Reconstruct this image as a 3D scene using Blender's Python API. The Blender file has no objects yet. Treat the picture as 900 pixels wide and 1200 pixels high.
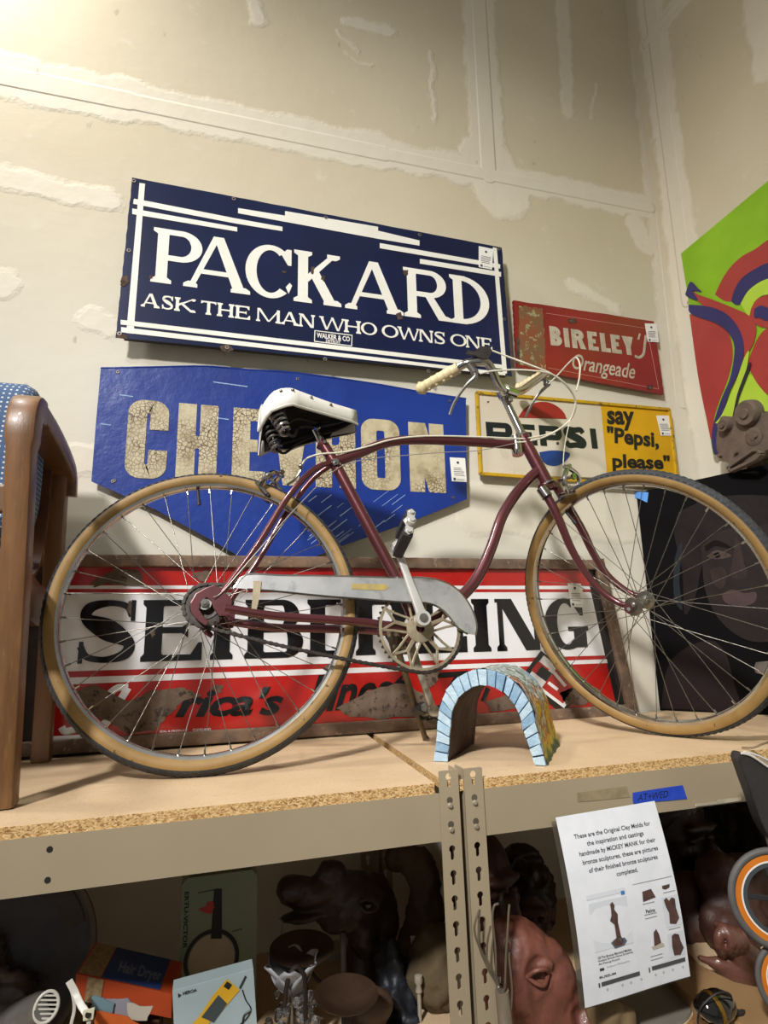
import bpy, bmesh, math, random
from math import sin, cos, pi, radians, sqrt, atan2
from mathutils import Vector as V, Matrix, noise
random.seed(7)
sc = bpy.context.scene
C = sc.collection
# ------------------------------------------------------------------ camera, world, lights, exposure
FPX, YAW, PITCH, ROLL, EYE = 697.6088, 0.28599, 0.21660, -0.03255, 0.2432
cy_, sy_, cp_, sp_ = cos(YAW), sin(YAW), cos(PITCH), sin(PITCH)
c_f = V((sy_*cp_, cy_*cp_, sp_)); c_r0 = V((cy_, -sy_, 0)); c_u0 = c_r0.cross(c_f)
c_r = cos(ROLL)*c_r0 + sin(ROLL)*c_u0; c_u = -sin(ROLL)*c_r0 + cos(ROLL)*c_u0
CAM = V((0, 0, EYE))
cam = bpy.data.cameras.new('camera'); co = bpy.data.objects.new('camera', cam); C.objects.link(co)
co.matrix_world = Matrix(((c_r.x, c_u.x, -c_f.x, 0), (c_r.y, c_u.y, -c_f.y, 0), (c_r.z, c_u.z, -c_f.z, EYE), (0, 0, 0, 1)))
cam.sensor_width = 36; cam.lens = FPX*36/1200; cam.clip_start = .02
sc.camera = co
def area(name, loc, target, size, power, color, size_y=None):
    l = bpy.data.lights.new(name, 'AREA'); l.energy = power; l.color = color; l.shape = 'RECTANGLE'; l.size = size; l.size_y = size_y or size
    o = bpy.data.objects.new(name, l); C.objects.link(o); o.location = loc
    o.rotation_euler = (V(target)-V(loc)).to_track_quat('-Z', 'Y').to_euler(); return o
area('ceiling_lamp_main', (-1.35, -.75, 3.3), (.55, 1.5, .0), .22, 11, (1, .985, .96)).data.spread = radians(100)
area('ceiling_lamp_front', (-2.2, -2.0, 3.4), (.9, 1.6, .0), .35, 29, (1, .98, .96)).data.spread = radians(52)
area('wall_side_lamp', (-1.12, 1.32, 3.0), (-.95, 1.72, 2.5), .2, 25, (1, .985, .96)).data.spread = radians(130)
w = bpy.data.worlds.new('world'); sc.world = w; w.use_nodes = True
w.node_tree.nodes['Background'].inputs[0].default_value = (1, .96, .9, 1); w.node_tree.nodes['Background'].inputs[1].default_value = .24
sc.view_settings.view_transform = 'Standard'; sc.view_settings.look = 'None'; sc.view_settings.gamma = 1; sc.view_settings.exposure = 0.0
sc.view_settings.use_curve_mapping = False

def ray(px, py): return c_f + c_r*((px-450)/FPX) - c_u*((py-600)/FPX)
def at(px, py, ax, val):
    d = ray(px, py); t = (val-CAM[ax])/d[ax]; return CAM + d*t
def onplane(px, py, o, n):
    d = ray(px, py); return CAM + d*((V(o)-CAM).dot(n)/d.dot(n))

# ------------------------------------------------------------------ materials
def lin(c):
    if isinstance(c, str): c = tuple(int(c[i:i+2], 16)/255 for i in (0, 2, 4))
    return tuple((x/12.92 if x <= .04045 else ((x+.055)/1.055)**2.4) for x in c) + (1,)
class NT:
    def __init__(s, m): s.t = m.node_tree; s.n = s.t.nodes; s.l = s.t.links
    def new(s, typ, ins=None, **kw):
        n = s.n.new(typ)
        for k, v in kw.items(): setattr(n, k, v)
        for k, v in (ins or {}).items():
            if isinstance(v, bpy.types.NodeSocket): s.l.new(v, n.inputs[k])
            else: n.inputs[k].default_value = v
        return n
    def math(s, op, a, b=0, c=None, clamp=False):
        d = {0: a, 1: b}
        if c is not None: d[2] = c
        return s.new('ShaderNodeMath', d, operation=op, use_clamp=clamp).outputs[0]
    def mix(s, f, a, b):
        n = s.new('ShaderNodeMix', data_type='RGBA')
        for i, v in ((0, f), (6, a), (7, b)):
            if isinstance(v, bpy.types.NodeSocket): s.l.new(v, n.inputs[i])
            else: n.inputs[i].default_value = v
        return n.outputs[2]
    def ramp(s, f, lo, hi): return s.new('ShaderNodeMapRange', {0: f, 1: lo, 2: hi, 3: 0.0, 4: 1.0}).outputs[0]
    def noise(s, co, scale, detail=4, rough=.55): return s.new('ShaderNodeTexNoise', {'Vector': co, 'Scale': scale, 'Detail': detail, 'Roughness': rough}).outputs[0]
MATS = {}
def mat(name, c1, c2=None, scale=8, rough=.5, metal=0., bump=0., bscale=None, chips=None, cracks=None, coat=0., stretch=(1, 1, 1), sheen=0., trans=0., alpha=1., dirt=None, spec=.5):
    if name in MATS: return MATS[name]
    m = bpy.data.materials.new(name); m.use_nodes = True; t = NT(m); b = t.n['Principled BSDF']
    tc = t.new('ShaderNodeTexCoord').outputs['Object']
    co = t.new('ShaderNodeMapping', {'Vector': tc, 'Scale': stretch}).outputs[0]
    col = lin(c1); n1 = t.noise(co, scale)
    if c2: col = t.mix(t.ramp(n1, .35, .65), lin(c1), lin(c2))
    r = rough
    if dirt:
        dn = t.ramp(t.noise(co, dirt[2], 6, .65), dirt[1], dirt[1]+.22); col = t.mix(dn, col, lin(dirt[0]))
    if cracks:   # (colour, scale, width, mask threshold)
        v = t.new('ShaderNodeTexVoronoi', {'Vector': t.new('ShaderNodeVectorMath', {0: co, 1: t.new('ShaderNodeVectorMath', {0: t.new('ShaderNodeTexNoise', {'Vector': co, 'Scale': 30.}).outputs[1], 'Scale': .012}, operation='SCALE').outputs[0]}, operation='ADD').outputs[0], 'Scale': cracks[1]}, feature='DISTANCE_TO_EDGE').outputs[0]
        k = t.math('SUBTRACT', 1., t.ramp(v, cracks[2]*.3, cracks[2])); mk = t.ramp(t.noise(tc, 4, 2), cracks[3], cracks[3]+.12)
        col = t.mix(t.math('MULTIPLY', k, mk), col, lin(cracks[0]))
    if chips:    # (colour, threshold, scale)
        k = t.ramp(t.noise(co, chips[2], 8, .68), chips[1], chips[1]+.015)
        col = t.mix(k, col, lin(chips[0])); r = t.math('MULTIPLY_ADD', k, .85-rough, rough)
    for key, v in (('Base Color', col), ('Roughness', r), ('Metallic', metal), ('Coat Weight', coat), ('Coat Roughness', .08), ('Sheen Weight', sheen), ('Transmission Weight', trans), ('Alpha', alpha), ('Specular IOR Level', spec)):
        if isinstance(v, bpy.types.NodeSocket): t.l.new(v, b.inputs[key])
        else: b.inputs[key].default_value = v
    if bump:
        bn = t.new('ShaderNodeBump', {'Height': t.noise(co, bscale or scale*3, 6, .6), 'Strength': 1., 'Distance': bump})
        t.l.new(bn.outputs[0], b.inputs['Normal'])
    MATS[name] = m; return m

# ------------------------------------------------------------------ mesh helpers
class MB:
    def __init__(s): s.v = []; s.f = []
    def add(s, vs, fs):
        o = len(s.v); s.v += [V(p) for p in vs]; s.f += [[i+o for i in f] for f in fs]; return s
    def frame(s, o, x, y, z, vs, fs): return s.add([V(o)+x*p[0]+y*p[1]+z*p[2] for p in vs], fs)
    def box(s, lo, hi, M=None):
        vs = [V((x, y, z)) for z in (lo[2], hi[2]) for y in (lo[1], hi[1]) for x in (lo[0], hi[0])]
        if M: vs = [M @ p for p in vs]
        return s.add(vs, [[0, 2, 3, 1], [4, 5, 7, 6], [0, 1, 5, 4], [2, 6, 7, 3], [0, 4, 6, 2], [1, 3, 7, 5]])
    def prism(s, pts, d):      # closed polygon of 3D points, extruded by vector d
        n = len(pts); d = V(d); pts = [V(p) for p in pts]
        return s.add(pts+[p+d for p in pts], [list(range(n))[::-1], [i+n for i in range(n)]]+[[i, (i+1) % n, (i+1) % n+n, i+n] for i in range(n)])
    def tube(s, path, r, n=10, caps=True, closed=False, squash=None):
        P = [V(p) for p in path]; m = len(P); rr = r if isinstance(r, (list, tuple)) else [r]*m
        T = []
        for i in range(m):
            a = P[(i-1) % m] if (closed or i > 0) else P[i]; b = P[(i+1) % m] if (closed or i < m-1) else P[i]
            T.append((b-a).normalized() if (b-a).length > 1e-9 else V((0, 0, 1)))
        N = T[0].orthogonal().normalized(); vs = []
        for i in range(m):
            N = (N-T[i]*N.dot(T[i])); N = N.normalized() if N.length > 1e-6 else T[i].orthogonal().normalized()
            B = T[i].cross(N)
            for k in range(n):
                a = 2*pi*k/n; off = (N*cos(a)+B*sin(a))*rr[i]
                if squash: ax, f = squash; off = off - ax*off.dot(ax)*(1-f)
                vs.append(P[i]+off)
        fs = []
        for i in range(m if closed else m-1):
            j = (i+1) % m
            fs += [[i*n+k, i*n+(k+1) % n, j*n+(k+1) % n, j*n+k] for k in range(n)]
        if caps and not closed: fs += [list(range(n))[::-1], [(m-1)*n+k for k in range(n)]]
        return s.add(vs, fs)
    def lathe(s, prof, o, ax, n=32, a0=0, a1=2*pi):      # prof: (radius, height along ax)
        ax = V(ax).normalized(); X = ax.orthogonal().normalized(); Y = ax.cross(X); full = abs(a1-a0-2*pi) < 1e-6
        m = len(prof); N = n if full else n+1
        vs = [V(o)+ax*h+(X*cos(a0+(a1-a0)*k/n)+Y*sin(a0+(a1-a0)*k/n))*r for k in range(N) for r, h in prof]
        return s.add(vs, [[k*m+i, ((k+1) % N)*m+i, ((k+1) % N)*m+i+1, k*m+i+1] for k in range(n) for i in range(m-1)])
    def ball(s, o, r, n=12, m=8, M=None):
        r = V(r) if not isinstance(r, (int, float)) else V((r, r, r)); vs = []; fs = []
        for j in range(m+1):
            for i in range(n):
                p = V((r.x*sin(pi*j/m)*cos(2*pi*i/n), r.y*sin(pi*j/m)*sin(2*pi*i/n), r.z*cos(pi*j/m)))
                vs.append(V(o)+(M @ p if M else p))
        for j in range(m): fs += [[j*n+i, (j+1)*n+i, (j+1)*n+(i+1) % n, j*n+(i+1) % n] for i in range(n)]
        return s.add(vs, fs)
    def sweep(s, path, side, w, h, rnd=.25):    # rounded rectangular bar: side = fixed width direction
        side = V(side).normalized(); P = [V(p) for p in path]; m = len(P); vs = []; q = []
        for (a, b) in ((1, 1), (-1, 1), (-1, -1), (1, -1)):
            for k in range(3):
                t_ = (k/2)*pi/2; dx, dy = (cos(t_), sin(t_))
                if a*b < 0: dx, dy = dy, dx
                q.append((a*(1-rnd+rnd*dx), b*(1-rnd+rnd*dy)))
        ww = w if isinstance(w, (list, tuple)) else [w]*m; hh = h if isinstance(h, (list, tuple)) else [h]*m
        for i in range(m):
            T = (P[min(i+1, m-1)]-P[max(i-1, 0)]).normalized(); S = (side-T*side.dot(T)).normalized(); N = T.cross(S)
            vs += [P[i]+S*(a*ww[i]/2)+N*(b*hh[i]/2) for a, b in q]
        n = 12; fs = [[i*n+k, i*n+(k+1) % n, (i+1)*n+(k+1) % n, (i+1)*n+k] for i in range(m-1) for k in range(n)]
        fs += [list(range(n))[::-1], [(m-1)*n+k for k in range(n)]]
        return s.add(vs, fs)
    def build(s, name, m, parent=None, smooth=False, bevel=0, **tags):
        base = wloc(parent)
        me = bpy.data.meshes.new(name); me.from_pydata([p-base for p in s.v], [], s.f)
        bm = bmesh.new(); bm.from_mesh(me)
        bmesh.ops.remove_doubles(bm, verts=bm.verts, dist=1e-6)
        bmesh.ops.recalc_face_normals(bm, faces=bm.faces)
        if bevel:
            ed = [e for e in bm.edges if len(e.link_faces) == 2 and e.calc_face_angle(0) > .6]
            bmesh.ops.bevel(bm, geom=ed, offset=bevel, segments=2, affect='EDGES', profile=.7)
        if smooth:
            for f in bm.faces: f.smooth = True
            for e in bm.edges:
                if len(e.link_faces) == 2 and e.calc_face_angle(0) > .75: e.smooth = False
        bm.to_mesh(me); bm.free()
        if m is not None: me.materials.append(m)
        o = bpy.data.objects.new(name, me); C.objects.link(o)
        if parent is not None: o.parent = parent
        else:      # a one-mesh thing: put its origin at its own base
            xs = [v.co for v in me.vertices]
            c = V(((min(p.x for p in xs)+max(p.x for p in xs))/2, (min(p.y for p in xs)+max(p.y for p in xs))/2, min(p.z for p in xs)))
            me.transform(Matrix.Translation(-c)); o.location = c
        for k, v in tags.items(): o[k] = v
        return o
def wloc(o):
    p = V((0, 0, 0))
    while o is not None: p = p+V(o.location); o = o.parent
    return p
def thing(name, label, cat, loc, group=None):
    o = bpy.data.objects.new(name, None); C.objects.link(o); o.location = loc; o.empty_display_size = .05
    o['label'] = label; o['category'] = cat
    if group: o['group'] = group
    return o
def tag(o, label, cat, group=None):
    o['label'] = label; o['category'] = cat
    if group: o['group'] = group
    return o
def copy_at(src, parent, loc, name=None):
    c = src.copy(); C.objects.link(c); c.parent = parent; c.location = loc; return c
def smoothpath(pts, k=6):      # Catmull-Rom through 3D points
    P = [V(p) for p in pts]; out = []
    for i in range(len(P)-1):
        a = P[i-1] if i > 0 else P[i]*2-P[i+1]; b, c = P[i], P[i+1]; d = P[i+2] if i+2 < len(P) else P[i+1]*2-P[i]
        for j in range(k):
            t = j/k; out.append(.5*((2*b)+(c-a)*t+(2*a-5*b+4*c-d)*t*t+(3*b-a-3*c+d)*t**3))
    return out+[P[-1]]
def jag(pts, amp, sub=5, seed=0):       # roughen a closed outline of 3D points inside its plane
    P = [V(p) for p in pts]; rnd = random.Random(seed); out = []; n = len(P)
    cen = sum(P, V())/n
    for i in range(n):
        a, b = P[i], P[(i+1) % n]
        for j in range(sub):
            p = a.lerp(b, j/sub); out.append(p+(p-cen).normalized()*rnd.uniform(-amp, amp))
    return out
def px_flat(mb, pix, ax, val, d):       # trace an outline on the plane axis=val, thickness vector d
    return mb.prism([at(x, y, ax, val) for x, y in pix], d)
def displaced(o, amp, scale, seed=0, ridged=False):
    me = o.data; me.calc_loop_triangles()
    ns = [v.normal.copy() for v in me.vertices]; off = V((seed*7.3, seed*3.1, seed*5.7))
    for v, n in zip(me.vertices, ns):
        q = v.co*scale+off; a = noise.fractal(q, 1., 2., 4) if not ridged else (noise.ridged_multi_fractal(q, 1., 2., 4, 1., 2.)-1)
        v.co += n*amp*a
    return o
def remeshed(mb, name, m, parent, voxel, amp=0, scale=10, seed=0, smooth_it=2, ridged=False, post=None, **tags):
    tmp = bpy.data.meshes.new('t'); tmp.from_pydata([tuple(p) for p in mb.v], [], mb.f)
    to = bpy.data.objects.new('t', tmp); C.objects.link(to)
    r = to.modifiers.new('r', 'REMESH'); r.mode = 'VOXEL'; r.voxel_size = voxel
    s_ = to.modifiers.new('s', 'SMOOTH'); s_.iterations = smooth_it; s_.factor = .6
    dg = bpy.context.evaluated_depsgraph_get(); me = bpy.data.meshes.new_from_object(to.evaluated_get(dg))
    bpy.data.objects.remove(to); bpy.data.meshes.remove(tmp)
    out = MB(); out.add([v.co.copy() for v in me.vertices], [list(p.vertices) for p in me.polygons]); bpy.data.meshes.remove(me)
    if post: out.v = [post(p) for p in out.v]
    o = out.build(name, m, parent, smooth=True, **tags)
    for e in o.data.edges: e.use_edge_sharp = False
    if amp: displaced(o, amp, scale, seed, ridged)
    return o

# ------------------------------------------------------------------ lettering: outlines drawn from strokes
def glyph(ch, w, s, t, f, h):
    """polygons of a capital, height 1, width w, stem s, thin stroke t, serif reach f, serif height h"""
    G = []; R = lambda a, b, c, d: G.append([(a, b), (c, b), (c, d), (a, d)]); P = lambda *p: G.append(list(p))
    def ser(x, y, x2=None, k=None):   # foot or head serif under a stem from x to x2
        if f <= 0: return
        x2 = x+s if x2 is None else x2
        if y == 0: P((x-f, 0), (x2+f, 0), (x2+f, h), (x2, h*1.8), (x, h*1.8), (x-f, h))
        else: P((x-f, 1), (x-f, 1-h), (x, 1-h*1.8), (x2, 1-h*1.8), (x2+f, 1-h), (x2+f, 1))
    def stem(x, both=True): R(x, 0, x+s, 1); ser(x, 0); ser(x, 1)
    def arc(cx, cy, rx, ry, tx, ty, a0, a1, n=18):
        for i in range(n):
            q = []
            for a, k in ((a0+(a1-a0)*i/n, 0), (a0+(a1-a0)*(i+1)/n, 0), (a0+(a1-a0)*(i+1)/n, 1), (a0+(a1-a0)*i/n, 1)):
                a = radians(a); q.append((cx+(rx-tx*k)*cos(a), cy+(ry-ty*k)*sin(a)))
            G.append(q)
    def bowl(x, y0, y1, xr, sw):
        ry = (y1-y0)/2; rx = min(xr-x, ry*1.15); cx = xr-rx
        R(x, y1-t, cx, y1); R(x, y0, cx, y0+t); arc(cx, (y0+y1)/2, rx, ry, sw, t, -90, 90)
    def pathw(pts, n=10):
        Q = []
        P4 = [V((a, b, c)) for a, b, c in pts]; S_ = smoothpath(P4, n)
        for i, p in enumerate(S_):
            d = S_[min(i+1, len(S_)-1)]-S_[max(i-1, 0)]; nn = V((-d.y, d.x, 0)).normalized()*p.z/2
            Q.append(((p.x+nn.x, p.y+nn.y), (p.x-nn.x, p.y-nn.y)))
        for a, b in zip(Q, Q[1:]): G.append([a[0], b[0], b[1], a[1]])
    x0, x1 = f, w-f
    if ch == 'I': stem((w-s)/2)
    elif ch == 'P': stem(x0); bowl(x0+s*.5, .42, 1, w, s)
    elif ch == 'D': stem(x0); bowl(x0+s*.5, 0, 1, w, s)
    elif ch == 'B': stem(x0); bowl(x0+s*.5, .5-t*.35, 1, w*.93, s*.95); bowl(x0+s*.5, 0, .5+t*.35, w, s)
    elif ch == 'R':
        stem(x0); bowl(x0+s*.5, .44, 1, w*.9, s); P((w*.42, .5), (w*.42+s*.9, .5), (x1, 0), (x1-s*1.1, 0))
        if f > 0: P((x1-s*1.1, 0), (w, 0), (w, h), (x1-s*.2, h*1.6), (x1-s*1.3, h*1.6))
    elif ch in 'EF':
        stem(x0); e = .16 if f > 0 else 0
        R(x0, 1-t, w*.94, 1); R(x0, .5-t/2, w*.76, .5+t/2)
        if ch == 'E': R(x0, 0, w, t)
        if f > 0:
            P((w*.94, 1), (w*.94, 1-t-e), (w*.94-t*.7, 1-t-e), (w*.94-t*1.6, 1-t)); P((w*.76, .5-e*.8), (w*.76, .5+e*.8), (w*.76-t, .5+t/2), (w*.76-t, .5-t/2))
            if ch == 'E': P((w, 0), (w, t+e*1.2), (w-t*.6, t+e*1.2), (w-t*1.8, t))
    elif ch == 'L':
        stem(x0); R(x0, 0, w, t)
        if f > 0: P((w, 0), (w, t+.2), (w-t*.6, t+.2), (w-t*1.8, t))
    elif ch == 'T':
        R((w-s)/2, 0, (w+s)/2, 1); ser((w-s)/2, 0); R(0, 1-t, w, 1)
        if f > 0: P((0, 1), (0, .8), (t*.5, .8), (t*1.5, 1-t)); P((w, 1), (w, .8), (w-t*.5, .8), (w-t*1.5, 1-t))
    elif ch == 'H': stem(x0); stem(x1-s); R(x0, .5-t/2, x1, .5+t/2)
    elif ch == 'N':
        q = t*1.1 if f > 0 else s
        R(x0, 0, x0+q, 1); R(x1-q, 0, x1, 1); P((x0, 1), (x0+s*1.15, 1), (x1, 0), (x1-s*1.15, 0))
        if f > 0: ser(x0, 0, x0+q); ser(x1-q, 1, x1); P((x0-f, 1), (x0-f, 1-h), (x0+q, 1-h), (x0+q, 1))
    elif ch == 'M':
        q = t if f > 0 else s; c = w/2
        R(x0, 0, x0+q, 1); R(x1-s, 0, x1, 1); P((x0, 1), (x0+s, 1), (c+s*.4, .05), (c-s*.3, .05)); P((x1, 1), (x1-s*.6, 1), (c-s*.2, .05), (c+s*.4, .05)); ser(x0, 0, x0+q); ser(x1-s, 0)
    elif ch == 'A':
        c = w/2; P((x0+t*.2, 0), (x0+t*1.1, 0), (c+s*.2, 1), (c-s*.45, 1)); P((x1-s*1.1, 0), (x1, 0), (c+s*.5, 1), (c-s*.45, 1)); R(w*.27, .27, w*.73, .27+t*.85)
        ser(x0+t*.2, 0, x0+t); ser(x1-s, 0, x1)
    elif ch == 'V': P((0, 1), (s*1.05, 1), (w/2+s*.35, 0), (w/2-s*.45, 0)); P((w, 1), (w-s*1.05, 1), (w/2-s*.35, 0), (w/2+s*.45, 0))
    elif ch == 'Y': P((0, 1), (s*1.1, 1), (w/2+s/2, .42), (w/2-s/2, .42)); P((w, 1), (w-s*1.1, 1), (w/2-s/2, .42), (w/2+s/2, .42)); R(w/2-s/2, 0, w/2+s/2, .45)
    elif ch == 'W':
        q = w*.27
        P((x0*.5, 1), (x0*.5+s, 1), (q+s*.5, 0), (q-s*.2, 0)); P((w*.5-t*.2, 1), (w*.5+t*.7, 1), (q+s*.5, 0), (q-s*.1, 0))
        P((w*.5-s*.4, 1), (w*.5+s*.5, 1), (w-q+s*.3, 0), (w-q-s*.3, 0)); P((w-x0*.5-t, 1), (w-x0*.5, 1), (w-q+s*.4, 0), (w-q-s*.2, 0))
        if f > 0: R(0, 1-h, x0*.5+s+f, 1); R(w-x0*.5-t-f, 1-h, w, 1)
    elif ch == 'K':
        stem(x0); P((x0+s*.8, .36), (x0+s*.8, .52), (x1-t*1.1, 1), (x1, 1)); P((x0+s*1.1, .58), (x0+s*2, .66), (x1, 0), (x1-s*1.15, 0))
        ser(x1-s, 0, x1); ser(x1-t*1.1, 1, x1-t*.2)
    elif ch == 'O':
        arc(w/2, .5, w/2, .5, s, t, 0, 360, 36)
    elif ch in 'CG':
        arc(w/2+s*.05, .5, w/2, .51, s*1.05, t, 52 if f > 0 else 40, 312 if f > 0 else 320, 32)
        if f > 0:
            P((w*.84, .97), (w*.93, .97), (w*.93, .66), (w*.86, .66), (w*.72, .86))
            if ch == 'C': P((w*.82, .24), (w*.88, .12), (w*.95, .28), (w*.9, .33))
        if ch == 'G': R(w-s*1.15, .03, w-s*.1, .42); R(w*.55, .42-h*.9, w+f*.5, .44)
    elif ch == 'S':
        m = (s+t)/2 if f > 0 else s
        pathw([(w*.88, .74, t), (w*.78, .9, t*1.0), (w*.5, 1-t/2, t), (w*.2, .88, m*.9), (w*.16, .7, m), (w*.5, .52, s*1.25), (w*.84, .32, m), (w*.8, .13, m*.9), (w*.5, t/2, t), (w*.2, .1, t), (w*.08, .27, t)])
        if f > 0: P((w*.86, 1), (w*.93, 1), (w*.93, .66), (w*.86, .66)); P((w*.06, 0), (w*.13, 0), (w*.13, .34), (w*.06, .34))
    return G
def blockglyph(ch, w, s, t, r):       # condensed block capitals with rounded outer corners
    G = []; R = lambda a, b, c, d: G.append([(a, b), (c, b), (c, d), (a, d)]); P = lambda *p: G.append(list(p))
    def ring(x0, y0, x1, y1, quads, ro, ri, fills=()):
        # corner pieces
        for (cx, cy, a0) in quads:
            n = 6; X = x1-ro if cx else x0+ro; Y = y1-ro if cy else y0+ro
            for i in range(n):
                q = []
                for a, k in ((a0+90*i/n, 0), (a0+90*(i+1)/n, 0), (a0+90*(i+1)/n, 1), (a0+90*i/n, 1)):
                    a = radians(a)
                    if k == 0: q.append((X+ro*cos(a), Y+ro*sin(a)))
                    else:
                        ix = (x1-s-ri if cx else x0+s+ri); iy = (y1-t-ri if cy else y0+t+ri); q.append((ix+ri*cos(a), iy+ri*sin(a)))
                G.append(q)
    if ch in 'CO':
        ring(0, 0, w, 1, [(1, 1, 0), (0, 1, 90), (0, 0, 180), (1, 0, 270)], r, .03)
        R(0, r, s, 1-r); R(r, 1-t, w-r, 1); R(r, 0, w-r, t)
        P((0, r), (s, t+.03), (s, 1-t-.03), (0, 1-r)); P((r, 1), (s+.03, 1-t), (w-s-.03, 1-t), (w-r, 1)); P((r, 0), (w-r, 0), (w-s-.03, t), (s+.03, t))
        if ch == 'O': P((w, r), (w, 1-r), (w-s, 1-t-.03), (w-s, t+.03))
        else: P((w, .62), (w, 1-r), (w-s, 1-t-.03), (w-s, .62)); P((w, r), (w, .36), (w-s, .36), (w-s, t+.03))
    elif ch == 'R':
        R(0, 0, s, 1); ring(0, .42, w, 1, [(1, 1, 0), (1, 0, 270)], r, .05); R(0, 1-t, w-r, 1); R(0, .42, w-r, .42+t)
        P((w, .42+r), (w, 1-r), (w-s, 1-t-.05), (w-s, .42+t+.05)); R(w-s, 0, w, .42); P((w-s, .42), (w, .38), (w, .46), (w-s*.8, .5))
    elif ch == 'P':
        R(0, 0, s, 1); ring(0, .3, w, 1, [(1, 1, 0), (1, 0, 270)], r, .03); R(0, 1-t, w-r, 1); R(0, .3, w-r, .3+t); P((w, .3+r), (w, 1-r), (w-s, 1-t-.03), (w-s, .3+t+.03))
    else: return glyph(ch, w, s, t, 0, 0)
    return G
def put_glyphs(polys, o, ex, ey, d, mb):
    d = V(d)
    for i, p in enumerate(polys): mb.prism([V(o)+ex*x+ey*y for x, y in p], d*(1+.035*(i % 37)))
    return mb
def word(cells, base, top, plane_y, thick, style, m, parent, name='letter', fn=glyph):
    """cells: (char, x0px, x1px) on the baseline through base=(p,q); top = a pixel above base[0] at cap height"""
    (ax_, ay_), (bx_, by_) = base
    A_, B_ = at(ax_, ay_, 1, plane_y), at(bx_, by_, 1, plane_y); H = (at(top[0], top[1], 1, plane_y)-A_).length if isinstance(top, tuple) else top
    ex = (B_-A_).normalized(); ey = V((-ex.z, 0, ex.x))
    for ch, x0, x1 in cells:
        P_ = [at(x, ay_+(by_-ay_)*(x-ax_)/(bx_-ax_), 1, plane_y) for x in (x0, x1)]
        w_ = (P_[1]-P_[0]).length/H
        mb = put_glyphs(fn(ch, w_, *style), P_[0], ex*H, ey*H, V((0, -thick, 0)), MB())
        mb.build(name, m, parent)
FONTCACHE = {}
def textmesh(s, bold=0., shear=0., sp=1.):
    k = (s, bold, shear, sp)
    if k not in FONTCACHE:
        c = bpy.data.curves.new('t', 'FONT'); c.body = s; c.offset = bold; c.shear = shear; c.resolution_u = 3; c.space_character = sp
        o = bpy.data.objects.new('t', c); C.objects.link(o)
        me = bpy.data.meshes.new_from_object(o.evaluated_get(bpy.context.evaluated_depsgraph_get()))
        vs = [v.co.copy() for v in me.vertices]; fs = [list(p.vertices) for p in me.polygons]
        bpy.data.objects.remove(o); bpy.data.curves.remove(c); bpy.data.meshes.remove(me)
        FONTCACHE[k] = (vs, fs)
    return FONTCACHE[k]
def text_fit(mb, s, bl, br, tl, n, bold=0., shear=0., sp=1.):     # fit the text's bounding box in a parallelogram, lift n off the surface
    vs, fs = textmesh(s, bold, shear, sp)
    x0, x1 = min(v.x for v in vs), max(v.x for v in vs); y0, y1 = min(v.y for v in vs), max(v.y for v in vs)
    bl, br, tl, n = V(bl), V(br), V(tl), V(n)
    return mb.add([bl+(br-bl)*((v.x-x0)/(x1-x0))+(tl-bl)*((v.y-y0)/(y1-y0))+n for v in vs], fs)
def text_px(mb, s, bl, br, tl, y, lift=.0012, **k):
    return text_fit(mb, s, at(*bl, 1, y), at(*br, 1, y), at(*tl, 1, y), (0, -lift, 0), **k)

WY, WX, DECK = 1.725, 1.717, -.49
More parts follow.
